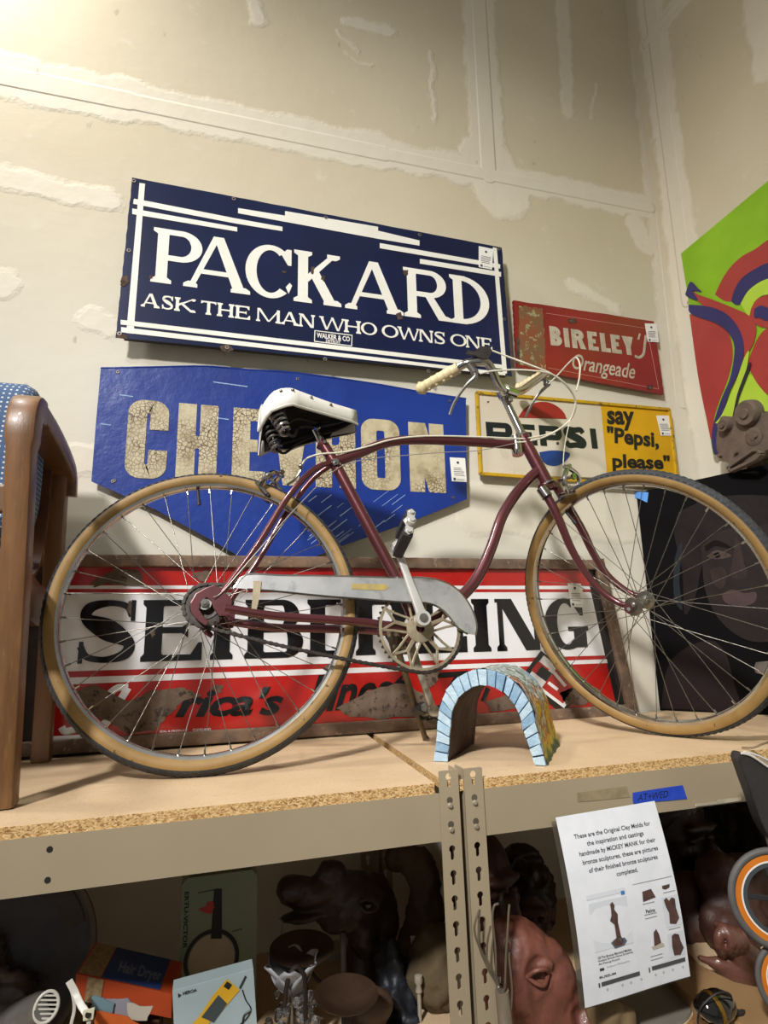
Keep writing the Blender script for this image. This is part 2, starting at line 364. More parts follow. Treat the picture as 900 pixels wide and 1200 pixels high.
# ------------------------------------------------------------------ the setting
def wall_material(name, ax, val, strips, blobs=()):
    m = bpy.data.materials.new(name); m.use_nodes = True; t = NT(m); b = t.n['Principled BSDF']
    raw = t.new('ShaderNodeTexCoord').outputs['Object']; fl = [1., 1., 1.]; fl[ax] = 0.
    pos = t.new('ShaderNodeVectorMath', {0: raw, 1: tuple(fl)}, operation='MULTIPLY').outputs[0]
    wob = t.new('ShaderNodeTexNoise', {'Vector': pos, 'Scale': 9., 'Detail': 6., 'Roughness': .62}).outputs[1]
    wp = t.new('ShaderNodeVectorMath', {0: pos, 1: t.new('ShaderNodeVectorMath', {0: t.new('ShaderNodeVectorMath', {0: wob, 1: (.5, .5, .5)}, operation='SUBTRACT').outputs[0], 'Scale': .085}, operation='SCALE').outputs[0]}, operation='ADD').outputs[0]
    wp = t.new('ShaderNodeVectorMath', {0: wp, 1: tuple(fl)}, operation='MULTIPLY').outputs[0]
    def seg(p, a, bb, r):
        ab = bb-a; L2 = max(ab.dot(ab), 1e-6)
        pa = t.new('ShaderNodeVectorMath', {0: p, 1: a}, operation='SUBTRACT').outputs[0]
        h = t.math('DIVIDE', t.new('ShaderNodeVectorMath', {0: pa, 1: ab}, operation='DOT_PRODUCT').outputs['Value'], L2, clamp=True)
        pr = t.new('ShaderNodeVectorMath', {0: ab, 'Scale': h}, operation='SCALE').outputs[0]
        d = t.new('ShaderNodeVectorMath', {0: t.new('ShaderNodeVectorMath', {0: pa, 1: pr}, operation='SUBTRACT').outputs[0]}, operation='LENGTH').outputs['Value']
        return t.math('SUBTRACT', d, r)
    def mn(l):
        o = l[0]
        for x in l[1:]: o = t.math('MINIMUM', o, x)
        return o
    S = []; T = []
    for p, q, r, kind in strips:
        a, bb = at(*p, ax, val), at(*q, ax, val); a[ax] = 0; bb[ax] = 0
        S.append(seg(wp, a, bb, r))
        if kind: T.append(seg(pos, a, bb, r*.42))
    n_big = t.noise(pos, 1.1, 3); n_f = t.noise(pos, 160, 3); n_m = t.noise(pos, 14, 5)
    base = t.mix(t.ramp(n_big, .3, .7), lin('c5b99d'), lin('cfc4ab'))
    base = t.mix(t.math('MULTIPLY', t.ramp(n_m, .62, .72), .35), base, lin('ddd5c4'))
    # the lower board of the wall is a paler sheet of drywall
    sep = t.new('ShaderNodeSeparateXYZ', {0: wp}).outputs[2]
    base = t.mix(t.math('SUBTRACT', 1., t.ramp(sep, 1.0, 1.75)), base, lin('d6d0c0'))
    k = t.math('SUBTRACT', 1., t.ramp(mn(S), -.012, .006))
    k = t.math('MULTIPLY', k, t.math('ADD', .60, t.math('MULTIPLY', n_m, .4)), clamp=True)
    col = t.mix(k, base, lin('ddd5c3'))
    sc_ = t.ramp(t.noise(t.new('ShaderNodeMapping', {'Vector': pos, 'Scale': (3, 3, 1.1)}).outputs[0], 7, 3), .70, .74)
    col = t.mix(t.math('MULTIPLY', sc_, .4), col, lin('8d8069'))
    t.l.new(col, b.inputs['Base Color']); b.inputs['Roughness'].default_value = .82; b.inputs['Specular IOR Level'].default_value = .25
    hgt = t.math('MULTIPLY', k, .9)
    if T: hgt = t.math('ADD', hgt, t.math('SUBTRACT', 1., t.ramp(mn(T), -.004, .002)))
    hgt = t.math('ADD', hgt, t.math('MULTIPLY', n_m, .5)); hgt = t.math('ADD', hgt, t.math('MULTIPLY', n_f, .06))
    bn = t.new('ShaderNodeBump', {'Height': hgt, 'Strength': .8, 'Distance': .0035}); t.l.new(bn.outputs[0], b.inputs['Normal'])
    return m
strips_back = [((-260, 35), (150, 118), .085, 1), ((150, 118), (450, 180), .075, 1), ((450, 180), (762, 243), .062, 1), ((552, -160), (573, 206), .075, 1), ((572, 190), (590, 225), .12, 0),
    ((652, -120), (667, 132), .034, 0), ((742, -60), (800, 470), .075, 1), ((803, 470), (816, 620), .07, 0), ((292, -30), (303, 22), .03, 0), ((412, 28), (455, 36), .03, 0),
    ((-120, 180), (130, 236), .04, 0), ((672, 334), (722, 362), .028, 0), ((105, 374), (128, 384), .04, 0), ((745, 262), (756, 285), .05, 0),
    ((0, 532), (104, 540), .05, 0), ((560, 596), (740, 606), .09, 0), ((0, 330), (-200, 300), .05, 0), ((396, 38), (420, 60), .008, 0), ((404, 62), (436, 78), .006, 0), ((505, 60), (510, 140), .01, 0), ((701, 100), (694, 140), .008, 0)]
strips_right = [((757, 50), (860, -78), .05, 1), ((776, 66), (806, 262), .034, 0), ((880, -60), (905, 70), .07, 0), ((753, -60), (806, 350), .075, 1), ((806, 350), (840, 560), .075, 0)]
mb = MB(); mb.box((-3.2, WY, -1.3), (WX+.1, WY+.1, 4.6)); o = mb.build('wall_back', None); o['kind'] = 'structure'
def world_origin(o):
    o.data.transform(Matrix.Translation(o.location)); o.location = (0, 0, 0)
world_origin(o); o.data.materials.append(wall_material('drywall_back', 1, WY, strips_back))
mb = MB(); mb.box((WX, -3, -1.3), (WX+.1, WY, 4.6)); o = mb.build('wall_right', None); o['kind'] = 'structure'
world_origin(o); o.data.materials.append(wall_material('drywall_right', 0, WX, strips_right))
mb = MB(); mb.box((-3.2, -3, -1.35), (WX+.1, WY+.1, -1.3)); mb.build('floor', mat('concrete', '7d7972', '8d8880', 3, .7, bump=.001), kind='structure')

# ------------------------------------------------------------------ shelving
putty = mat('putty_paint', 'a1937a', '9a8c73', 3, .38, 0, bump=.00015, bscale=300, chips=('5a4e40', .74, 30))
YF = 1.06
def chipboard(name, edge):
    m = bpy.data.materials.new(name); m.use_nodes = True; t = NT(m); b = t.n['Principled BSDF']
    pos = t.new('ShaderNodeTexCoord').outputs['Object']
    v = t.new('ShaderNodeTexVoronoi', {'Vector': t.new('ShaderNodeMapping', {'Vector': pos, 'Scale': (1, 1, 1.6)}).outputs[0], 'Scale': 330.}).outputs['Color']
    g = t.new('ShaderNodeSeparateColor', {0: v}).outputs[0]
    flakes = t.new('ShaderNodeValToRGB', {0: g}); cr = flakes.color_ramp
    cr.elements[0].color = lin('8a6238'); cr.elements[1].color = lin('e6c690'); e = cr.elements.new(.35); e.color = lin('c39a5f')
    face = t.mix(t.ramp(t.noise(pos, 7, 5, .6), .3, .72), lin('c6aa86'), lin('d5ba96'))
    face = t.mix(t.math('MULTIPLY', t.ramp(t.noise(pos, 260, 2), .55, .7), .35), face, lin('a67f52'))
    face = t.mix(t.math('MULTIPLY', t.ramp(t.noise(t.new('ShaderNodeMapping', {'Vector': pos, 'Scale': (1, 5, 1)}).outputs[0], 9, 6, .7), .62, .70), .45), face, lin('8d7050'))
    nz = t.new('ShaderNodeSeparateXYZ', {0: t.new('ShaderNodeNewGeometry').outputs['True Normal']}).outputs[2]
    side = t.math('LESS_THAN', nz, .5)
    t.l.new(t.mix(side, face, flakes.outputs[0]), b.inputs['Base Color']); b.inputs['Roughness'].default_value = .62
    bn = t.new('ShaderNodeBump', {'Height': t.math('ADD', t.math('MULTIPLY', t.noise(pos, 220, 3), .5), t.math('MULTIPLY', t.math('MULTIPLY', g, side), 1.0)), 'Strength': .8, 'Distance': .0012}); t.l.new(bn.outputs[0], b.inputs['Normal'])
    return m
chip = chipboard('particleboard', 1)
def board(lo, hi, label, skew=0):
    mb = MB(); x0, y0, z0 = lo; x1, y1, z1 = hi
    pts = [(x0, y0), (x1, y0), (x1+skew, y1), (x0+skew*(x0 > -1), y1)]
    mb.prism([(x, y, z0) for x, y in pts], (0, 0, z1-z0)); o = mb.build('shelf_board', chip, bevel=.0008)
    return tag(o, label, 'shelf board')
board((-2.0, YF, -.018), (.388, 1.685, 0), 'particleboard top shelf carrying the rear bicycle wheel and the wooden chair', skew=.035)
board((.408, YF, -.018), (1.70, 1.70, 0), 'particleboard top shelf under the front bicycle wheel and the painted tunnel', skew=.035)
board((-2.0, YF, DECK-.018), (.388, 1.685, DECK), 'shaded lower shelf board under the boxes and the iron candle stand')
board((.408, YF, DECK-.018), (1.70, 1.70, DECK), 'shaded lower shelf board under the brown clay molds')
def keyhole_plate(x0, x1, ztop, zbot, holes, y, th):
    """front flange with real keyhole openings, filled as a 2D curve"""
    cu = bpy.data.curves.new('t', 'CURVE'); cu.dimensions = '2D'; cu.fill_mode = 'BOTH'; cu.extrude = th/2
    def loop(pts):
        s = cu.splines.new('POLY'); s.points.add(len(pts)-1); s.use_cyclic_u = True
        for p, q in zip(s.points, pts): p.co = (q[0], q[1], 0, 1)
    c = .002; loop([(x0, zbot), (x1, zbot), (x1, ztop-c), (x1-c, ztop), (x0+c, ztop), (x0, ztop-c)])
    for hx, hz in holes:
        r, s_, L = .0058, .0032, .0145
        a0 = math.asin(s_/r); n = 14
        pts = [(hx+r*sin(a0+(2*pi-2*a0)*i/n+pi), hz+.004+r*cos(a0+(2*pi-2*a0)*i/n+pi)) for i in range(n+1)]
        pts += [(hx+s_, hz-L+.006)] if False else []
        low = [(hx+s_*cos(a), hz-L+.004+s_*sin(a)) for a in [pi*k/6+pi for k in range(7)]]
        if pts[-1][0] > hx: low = low[::-1]
        loop(pts+low)
    o = bpy.data.objects.new('t', cu); C.objects.link(o)
    me = bpy.data.meshes.new_from_object(o.evaluated_get(bpy.context.evaluated_depsgraph_get()))
    mb = MB(); mb.add([V((v.co.x, y+v.co.z, v.co.y)) for v in me.vertices], [list(p.vertices) for p in me.polygons])
    bpy.data.objects.remove(o); bpy.data.meshes.remove(me); return mb
rivm = mat('rivet_steel', 'b8ad98', 'a09682', 40, .3, .4)
def rivet(mb, x, z, y, r=.0046): mb.lathe([(r*1.0, .001), (r, -.002), (r*.75, -.0038), (.0001, -.0042)], (x, y, z), (0, 1, 0), 14)
def shelving(label, ux0, ux1, bx0, bx1, flange_x, right):
    root = thing('shelving_unit', label, 'shelving', ((bx0+bx1)/2, YF, -1.3))
    hx = (ux0+ux1)/2
    for yy, back in ((YF-.003, 0), (1.66, 1)):
        holes = [(hx, -.1892+.0388*k) for k in range(-9, 6) if k not in (3, 4)]
        zt = .0195 if not back else -.02
        holes = [q for q in holes if q[1] < zt-.008]
        mb = keyhole_plate(ux0, ux1, zt, -1.3, holes, yy, .002)
        y1 = yy+.04 if not back else yy-.04
        mb.box((flange_x-.001, min(yy, y1), -1.3), (flange_x+.001, max(yy, y1), zt))
        up = mb.build('upright', putty, root)
        if not back:
            for z in (-.034, -.0728):
                rv = MB(); rivet(rv, hx, z-.004, yy-.001); rv.build('rivet', rivm, up, smooth=True)
                sh = MB(); sh.lathe([(.0001, .0005), (.0058, .0005)], (hx, yy-.0016, z+.004), (0, 1, 0), 14)
                sh.build('keyhole', mat('dark_hole', '57503f', '4b4436', 20, .8), up)
    for zz in (-.019, DECK-.0185):
        for yy, dr in ((YF, 1), (1.665, -1)):
            mb = MB(); y0, y1 = (yy-.0015, yy+.0005) if dr > 0 else (yy-.0005, yy+.0015)
            mb.box((bx0, y0, zz-.0755), (bx1, y1, zz+.0015))                          # web
            mb.box((bx0, min(yy, yy+dr*.03), zz-.001), (bx1, max(yy, yy+dr*.03), zz)) # the lip the board lies on
            mb.box((bx0, min(yy, yy+dr*.02), zz-.0755), (bx1, max(yy, yy+dr*.02), zz-.0745))
            mb.build('beam', putty, root)
    return root
su1 = shelving('putty-painted steel shelving bay under the rear bicycle wheel, left of the twin keyhole posts', .3951, .432, -2.0, .3951, .431, False)
su2 = shelving('putty-painted steel shelving bay under the front bicycle wheel, with paper sign taped on', .4425, .4790, .4790, 1.68, .4435, True)
for px, py in ((58.5, 995), (56, 1031)):
    mb = MB(); p = at(px, py, 1, YF); mb.lathe([(.0001, -.0022), (.0042, -.0022), (.0046, -.0012)], p, (0, 1, 0), 12)
    mb.build('bolt_hole', mat('black_hole', '15130f', '201d18', 20, .9), su1)
mb = MB()    # bright bent lip under the right beam
px_flat(mb, [(815, 942), (840, 939), (842, 937), (868, 934), (868, 938), (840, 942), (815, 945)], 1, YF-.004, (0, -.002, 0)); mb.build('bent_lip', mat('bare_steel', 'cfc4ae', 'b8ae99', 30, .3, .3), su2)

# tape and residue on the right beam
def strip_px(mb, pix, y, th, amp=.0008, seed=1, sub=3):
    return mb.prism(jag([at(a, b, 1, y) for a, b in pix], amp, sub, seed), (0, -th, 0))
YB = YF-.0022
mb = MB(); strip_px(mb, [(741, 929), (800, 920), (805, 936), (742, 942)], YB, .0006)
tape = tag(mb.build('masking_tape', mat('blue_tape', '1c3fb0', '2449b8', 60, .6, bump=.0003, bscale=200), None), 'strip of blue masking tape with handwriting stuck on the right shelf beam', 'tape')
mb = MB(); text_px(mb, 'AT+WED', (747, 939), (783, 934), (746.5, 931), YB, .0008, shear=.25); mb.build('handwriting', mat('marker_ink', '10142c', None, 5, .5), tape)
mb = MB(); strip_px(mb, [(676, 929), (735, 921), (738, 934), (677, 940)], YB, .0003, .0012, 4)
tag(mb.build('tape_residue', mat('old_clear_tape', 'a99a76', '93866a', 50, .25, alpha=.75), None), 'yellowed strip of clear tape stuck on the beam above the paper sign', 'tape')

# ------------------------------------------------------------------ signs on the wall
tagw = mat('tag_paper', 'ece9e2', None, 5, .6); ink = mat('tag_ink', '4a4850', None, 5, .6); inkd = mat('tag_ink_dark', '3d2230', None, 5, .6)
def price_tag(parent, tl, tr, br, bl, y):
    """small white tag: round emblem, lines of small print, square mark"""
    mb = MB(); px_flat(mb, [bl, br, tr, tl], 1, y, (0, -.0008, 0)); t = mb.build('price_tag', tagw, parent, label='small white printed price tag')
    P = lambda u, v: at(tl[0]+(tr[0]-tl[0])*u+(bl[0]-tl[0])*v, tl[1]+(tr[1]-tl[1])*u+(bl[1]-tl[1])*v, 1, y-.001)
    mb = MB(); c = P(.5, .2); mb.lathe([(.0001, -.0004), (.0045, -.0004)], c, (0, 1, 0), 12); mb.build('emblem', inkd, t)
    mb = MB(); rnd = random.Random(int(tl[0]))
    for k in range(5):
        a = .12+rnd.random()*.08; b = .88-rnd.random()*.2; v0 = .42+k*.075; mb.prism([P(a, v0), P(b, v0), P(b, v0+.022), P(a, v0+.022)], (0, -.0003, 0))
    mb.prism([P(.12, .84), P(.27, .84), P(.27, .95), P(.12, .95)], (0, -.0003, 0)); mb.prism([P(.35, .9), P(.8, .9), P(.8, .915), P(.35, .915)], (0, -.0003, 0))
    mb.build('small_print', ink, t); return t
def grommet(mb, px, py, y, r=.0065):
    p = at(px, py, 1, y); mb.lathe([(r, 0), (r*.9, -.0015), (r*.45, -.0015), (r*.4, .0)], p, (0, 1, 0), 16)
def panel(name, pix, y, th, m, parent, bevel=.0015, amp=0, seed=0):
    mb = MB(); P = [at(a, b, 1, y) for a, b in pix]
    if amp: P = jag(P, amp, 24, seed)
    mb.prism(P, (0, th, 0)); return mb.build(name, m, parent, bevel=0)
def patches(parent, y, lists, m, amp=.004, name='rust_patch', th=.0006):
    for i, pix in enumerate(lists):
        mb = MB(); mb.prism(jag([at(a, b, 1, y) for a, b in pix], amp, 5, i+3), (0, -th, 0)); mb.build(name, m, parent)
steel_hole = mat('worn_steel', '8c8781', '5d5148', 60, .5, .6)
rust = mat('rusty_metal', '5b4a3e', '7c6450', 22, .85, .1, bump=.0012, bscale=120, chips=('8f7a66', .60, 60))
rusty_spot = mat('rust_spot', '2e231e', '5c4436', 60, .9, bump=.001, bscale=150)

# ---- dark blue enamel sign
YP = 1.672
s1 = thing('enamel_sign', 'long dark blue enamel sign with white lettering PACKARD, highest on the wall', 'sign', (.35, YP, 1.12))
navy = mat('navy_enamel', '0c1738', '101c44', 4, .22, 0, coat=.5, bump=.0003, bscale=6, chips=('2c2a33', .73, 55))
cream = mat('cream_enamel', 'efece2', 'e4e1d4', 5, .28, coat=.3, chips=('6b6258', .76, 60))
panel('panel', [(155, 208), (158, 208.5), (588, 290), (600, 440.5), (135.5, 395)], YP, .004, navy, s1, amp=.0012)
mb = MB(); P4 = [at(a, b, 1, YP+.0045) for a, b in [(155, 208), (588, 290), (600, 441), (136, 395)]]
cc = sum(P4, V())/4
for a, b in zip(P4, P4[1:]+P4[:1]): mb.sweep([a.lerp(cc, .03)+V((0, .012, 0)), b.lerp(cc, .03)+V((0, .012, 0))], (0, 1, 0), .02, .012)
mb.build('backing_frame', mat('sign_back', '3a3630', None, 5, .8), s1)
YL = YP-.0002
bars = [[(163.5, 214.5), (170, 215.5), (156.5, 391.5), (148, 390.5)],
        [(157, 233), (171, 235.5), (276, 256), (331, 266), (331, 271), (276, 262), (156, 239)],
        [(155, 244.5), (169, 247), (278, 266.5), (278, 271.5), (155, 251)],
        [(279, 244), (443, 270.5), (491.5, 282), (491.5, 288), (443, 280), (279, 250)],
        [(334, 247.5), (443, 266), (443, 271.8), (334, 253)],
        [(445, 285), (570, 307), (586, 310), (586, 315), (570, 312), (445, 291)],
        [(492, 303.5), (587, 319), (587, 324.5), (492, 309)],
        [(141.5, 375), (155, 376.5), (560, 424.5), (592, 428), (592, 432.5), (560, 429), (155, 382), (141.5, 380.5)],
        [(142, 383.5), (155, 385), (560, 433), (592, 436.5), (592, 440), (560, 436.5), (155, 391), (142, 389.5)],
        [(577.5, 290), (582, 291), (594, 438), (589, 437.5)]]
for i_, b in enumerate(bars): MBb = MB(); px_flat(MBb, b, 1, YL, (0, -.0006-.00008*i_, 0)); MBb.build('white_bar', cream, s1)
word([('P', 176, 235), ('A', 213, 293), ('C', 286, 345), ('K', 344, 400), ('A', 403, 473), ('R', 474, 530), ('D', 529, 575)], ((177, 330), (575, 384)), (179.5, 266), YL, .0007, (.175, .10, .07, .06), cream, s1)
word([(c, a, b) for c, a, b in [('A', 164.5, 187), ('S', 189, 203), ('K', 204, 229), ('T', 235, 253), ('H', 254, 274), ('E', 275, 293), ('M', 300, 329), ('A', 329, 350), ('N', 350, 369), ('W', 374, 404), ('H', 403, 423), ('O', 423, 442), ('O', 447.5, 467), ('W', 466, 492), ('N', 491, 508), ('S', 509, 522), ('O', 528, 547), ('N', 546, 563), ('E', 564, 577)]],
     ((165, 359), (577, 411)), (167, 343), YL, .0007, (.20, .11, .08, .10), cream, s1)
mb = MB()
o4 = [(368.5, 387), (413, 392.5), (412.5, 406), (368, 400.5)]; i4 = [(369.5, 388), (412, 393.5), (411.5, 405), (369, 399.5)]
for k in range(4): mb.prism([at(*p, 1, YL) for p in (o4[k], o4[(k+1) % 4], i4[(k+1) % 4], i4[k])], (0, -.0007, 0))
text_px(mb, 'WALKER & CO', (371, 395.5), (410, 400.5), (371, 389.5), YL, .0005, bold=.03); text_px(mb, 'DETROIT', (382, 401), (399, 403), (382, 397.5), YL, .0005, bold=.02)
mb.build('maker_mark', cream, s1)
for p in [(157, 212), (274, 233), (382, 255), (492, 275), (585, 292), (151, 293.5), (591, 374), (140, 391), (266, 407), (381, 421), (502, 435)]: mb = MB(); grommet(mb, *p, YP-.0004); mb.build('mounting_eyelet', steel_hole, s1, smooth=True)
patches(s1, YP-.0007, [[(142, 325), (149, 322), (151, 330), (146, 336), (141, 334)], [(258, 405), (268, 403), (274, 410), (268, 413), (260, 411)], [(464, 368), (470, 366), (472, 374), (466, 375)], [(472, 317), (478, 316), (478, 322), (474, 324)], [(330, 317), (336, 318), (335, 321), (331, 320)], [(137, 391), (150, 393), (149, 397), (136, 396)], [(365, 312), (369, 313), (367, 322), (364, 320)], [(377, 322), (381, 324), (380, 330), (376, 327)], [(175, 323), (179, 323), (178, 327), (175, 327)]], rusty_spot, .0018)
price_tag(s1, (561, 288.5), (578, 292), (576.5, 316), (561, 313), YP-.0012)

# ---- bright blue pennant-shaped sign
YC = 1.700
s2 = thing('painted_sign', 'bright blue metal sign with a pointed bottom edge and crackled cream letters CHEVRON', 'sign', (.24, YC, .5))
blue = mat('blue_paint', '19388c', '152f7c', 3.5, .33, 0, coat=.2, bump=.006, bscale=4.5, chips=('44568a', .70, 38), stretch=(1, 1, 1))
crk = mat('crackled_cream', 'b3a786', 'c2b797', 30, .6, 0, cracks=('513a2a', 95, .11, .43), dirt=('85714c', .50, 14), bump=.0006, bscale=90)
mb = MB(); top = [(118, 432), (180, 431), (240, 430), (290, 434), (345, 437.5), (430, 449), (500, 461), (546, 468)]
outl = top+[(546.5, 520), (547, 585), (480, 612), (400, 640), (330, 668), (300, 664), (250, 634), (180, 596), (107, 564), (112, 500)]
mb.prism([at(a, b, 1, YC) for a, b in outl], (0, .003, 0)); mb.build('panel', blue, s2)
mb = MB()   # slightly rolled upper edge
mb.tube(smoothpath([at(a, b-.5, 1, YC+.002) for a, b in top], 4), .0035, 8); mb.build('rolled_edge', blue, s2, smooth=True)
YL = YC-.0002
word([('C', 145, 194), ('H', 205, 253), ('E', 271, 310), ('V', 318, 362), ('R', 370, 417), ('O', 424, 470), ('N', 481, 523)], ((145, 559.5), (523, 578)), (146, 467), YL, .0007, (.215, .165, .17), crk, s2, fn=blockglyph)
for p in [(138, 436), (132, 564), (348.5, 444), (527, 470), (531, 583), (134, 563)]: mb = MB(); grommet(mb, *p, YC-.0006, .005); mb.build('mounting_eyelet', steel_hole, s2, smooth=True)
rnd = random.Random(5); scm = mat('pale_scrape', '7f9cc8', '9fb4d4', 60, .6)
for k in range(26):      # pale scrapes in the lower right of the panel
    x = rnd.uniform(360, 470); y = rnd.uniform(585, 640)
    if y > 668-(x-330)*.42: continue
    L = rnd.uniform(6, 26); wd = rnd.uniform(.3, .9); p = [(x, y), (x+L, y-L*.75), (x+L+wd, y-L*.75+wd), (x+wd, y+wd)]
    scr = MB(); px_flat(scr, p, 1, YL, (0, -.0003, 0)); scr.build('scrape', scm, s2)
for x, y, L in ((140, 462, 16), (246, 488, 22), (118, 496, 12), (250, 447, 40)): scr = MB(); px_flat(scr, [(x, y), (x+L, y+L*.14), (x+L, y+L*.14+1), (x, y+1.2)], 1, YL, (0, -.0003, 0)); scr.build('scrape', scm, s2)
price_tag(s2, (527, 536), (545, 537), (547, 565), (529.5, 564), YL-.0012)

# ---- red orangeade sign
YB_ = 1.700
s3 = thing('enamel_sign', 'small worn red sign lettered BIRELEY\'S Orangeade with a rusted left side', 'sign', (1.3, YB_, 1.12))
red1 = mat('worn_red_paint', '8e231d', '7c1f1a', 5, .35, coat=.2, bump=.0015, bscale=7, chips=('3c2a24', .70, 45))
panel('panel', [(602, 352), (766, 376.5), (778, 462), (606, 430)], YB_, .012, red1, s3, amp=.0015, seed=2)
panel('rust_band', [(608, 357.5), (636, 362), (640, 434), (609, 428)], YB_-.001, .001, mat('rust_band', '6e5a3a', '8a4a2a', 14, .9, bump=.001, bscale=90, chips=('9a9468', .56, 30)), s3, amp=.004, seed=4)
YL = YB_-.0003; greyw = mat('aged_white', 'c4b8a4', 'a89a86', 20, .5, chips=('6b4438', .66, 60))
word([('B', 645.5, 659), ('I', 662, 668), ('R', 671, 687), ('E', 690, 702), ('L', 705, 716), ('E', 717.5, 729), ('Y', 731, 744)], ((645, 404.5), (744, 417)), (647.5, 383), YL, .0007, (.27, .22, 0, 0), greyw, s3)
mb = MB(); mb.tube(smoothpath([at(*p, 1, YL-.0006) for p in [(757, 393), (755.5, 405), (754, 415), (749, 419), (744, 417)]], 4), .0055, 8, squash=(V((0, 1, 0)), .12)); mb.tube([at(750, 391, 1, YL-.0006), at(748, 398, 1, YL-.0006)], .004, 8, squash=(V((0, 1, 0)), .15))
mb.build('letter', greyw, s3)
mb = MB(); text_px(mb, 'Orangeade', (670, 438), (744, 450), (671, 414), YL, .0007, bold=.012, shear=.25); mb.build('lettering', greyw, s3)
mb = MB(); fr = [at(*p, 1, YL) for p in [(640, 367), (758, 385), (772, 456), (642, 431)]]
for a, b in zip(fr[:3], fr[1:]): mb.sweep([a, b], (0, 1, 0), .0006, .0016)
mb.build('thin_border', mat('pinkish_line', 'c48a7c', None, 5, .5), s3)
for p in [(758.5, 381), (762, 454.5), (669, 376.5), (606, 424)]: mb = MB(); grommet(mb, *p, YL, .0055); mb.build('mounting_eyelet', steel_hole, s3, smooth=True)
patches(s3, YL-.0003, [[(665, 374), (674, 373), (676, 378), (668, 379)], [(758, 451), (765, 451), (764, 457), (759, 457)], [(605, 395), (609, 398), (609, 428), (605, 425)]], rusty_spot, .002)
price_tag(s3, (755.5, 379), (769.5, 379.5), (772, 401), (759, 400.5), YL-.0012)

# ---- cola sign
YQ = 1.700
s4 = thing('tin_sign', 'yellow-framed cream tin sign lettered PEPSI with a yellow panel say "Pepsi, please"', 'sign', (1.22, YQ, .78))
crm = mat('aged_cream_paint', 'd5cbb9', 'cbbfa9', 5, .4, dirt=('a3907a', .62, 9), chips=('5c4638', .76, 40)); yel = mat('yellow_paint', 'd9a514', 'c99812', 6, .4, chips=('7a5a20', .72, 50))
q4 = [(557, 458), (785, 478), (796, 560), (561, 556)]
panel('panel', [(557.5, 459), (784.5, 478.5), (796, 562), (562, 556)], YQ, .01, crm, s4)
mb = MB(); Q = [at(*p, 1, YQ-.002) for p in [(558.5, 460), (784, 480), (795, 572), (563, 555)]]
for a, b in ((0, 1), (1, 2), (2, 3), (3, 0)): mb.sweep([Q[a], Q[b]], (0, 1, 0), .009, .011)
mb.build('raised_frame', mat('chipped_yellow_rim', 'c9a01c', 'b8921c', 20, .4, chips=('6b5a30', .60, 55), bump=.001, bscale=60), s4)
YL = YQ-.0003
panel('yellow_field', [(704, 474), (783, 481), (794, 570), (712, 563)], YL, .0006, yel, s4)
blk = mat('black_green_paint', '14191c', '1a2124', 8, .35, chips=('b9ae98', .75, 60))
def wide(ch): return ch
word([('P', 571, 601.5), ('E', 606, 630), ('P', 633.5, 660), ('S', 662, 688), ('I', 691.5, 703)], ((571, 519), (703, 526)), (571, 494.5), YL, .0007, (.34, .26, .30), blk, s4, fn=lambda ch, w, s, t, r: (glyph(ch, w, s*.95, t, 0, 0) if ch != 'P' else blockglyph('P', w, s, t, r)))
mb = MB(); mb.prism(smoothpath([at(*p, 1, YL) for p in [(607, 489.5), (613, 480.5), (622, 474), (633, 471), (644, 472), (654, 477), (661, 484), (664, 491)]], 4), (0, -.0007, 0)); mb.build('red_cap', mat('cap_red', 'a32a24', '92241f', 8, .4), s4)
mb = MB(); mb.prism(smoothpath([at(*p, 1, YL) for p in [(632, 530), (645, 528), (658, 528.5), (668, 532), (662, 541), (652, 546), (641, 544.5), (634, 538), (632, 530)]], 4)[:-1], (0, -.0007, 0)); mb.build('blue_cap', mat('cap_blue', '1f3f86', '1b3876', 8, .4), s4)
blk2 = mat('sign_black', '1a1a18', None, 5, .4)
for s_, bl, br, tl, bd in (('say', (712, 504), (744, 505), (711, 481), .035), ('"Pepsi,', (711.5, 524), (772.5, 530), (711, 499), .035), ('please"', (718, 553), (786, 555), (717, 531), .035)):
    mb = MB(); text_px(mb, s_, bl, br, tl, YL-.0006, .0006, bold=bd); mb.build('lettering', blk2, s4)
price_tag(s4, (769, 487), (783.5, 487), (788, 510.5), (774.5, 510.5), YL-.0012)
patches(s4, YL, [[(652, 518), (655, 518), (655, 521), (652, 521)], [(571, 470), (573, 470), (573, 472), (571, 472)]], rusty_spot, .001)

# ---- big tyre sign standing on the shelf
YS = 1.682
s5 = thing('enamel_sign', 'large rust-framed red and white sign lettered SEIBERLING standing on the shelf behind the bicycle', 'sign', (.42, YS, 0))
panel('rusty_backing', [(20, 652), (703, 661), (740, 834), (2, 892.5)], YS+.008, .004, mat('dark_backing', '2b241f', '3a2f28', 12, .9), s5)
mb = MB()
FT = [at(*p, 1, YS-.006) for p in [(12, 656), (700, 662), (735, 836), (2, 886)]]
for (a, b, n_) in ((FT[0], FT[1], 1), (FT[3]+V((0, 0, .012)), FT[2]+V((0, 0, .010)), 2), (FT[0], FT[3], 3), (V((1.222, YS-.006, .49)), V((1.287, YS-.006, .0)), 4)):
    mb.sweep([a.lerp(b, k/24)+V((0, 0, noise.noise(V((k*.9, n_*5, 0)))*.0016)) for k in range(25)], (0, 1, 0), .016, .032 if n_ < 3 else .036)
mb.build('rusty_frame', rust, s5, smooth=True)
sred = mat('red_enamel', 'b01c17', 'a11813', 4, .22, coat=.6, bump=.0006, bscale=7, chips=('4b382c', .70, 22)); swh = mat('white_enamel', 'e6e6e7', 'dadadc', 4, .16, coat=.7, bump=.0012, bscale=8, chips=('6d5a48', .745, 28))
panel('panel', [(58, 664), (680, 668), (687, 668), (721, 822), (711, 829), (50, 874)], YS, .003, sred, s5)
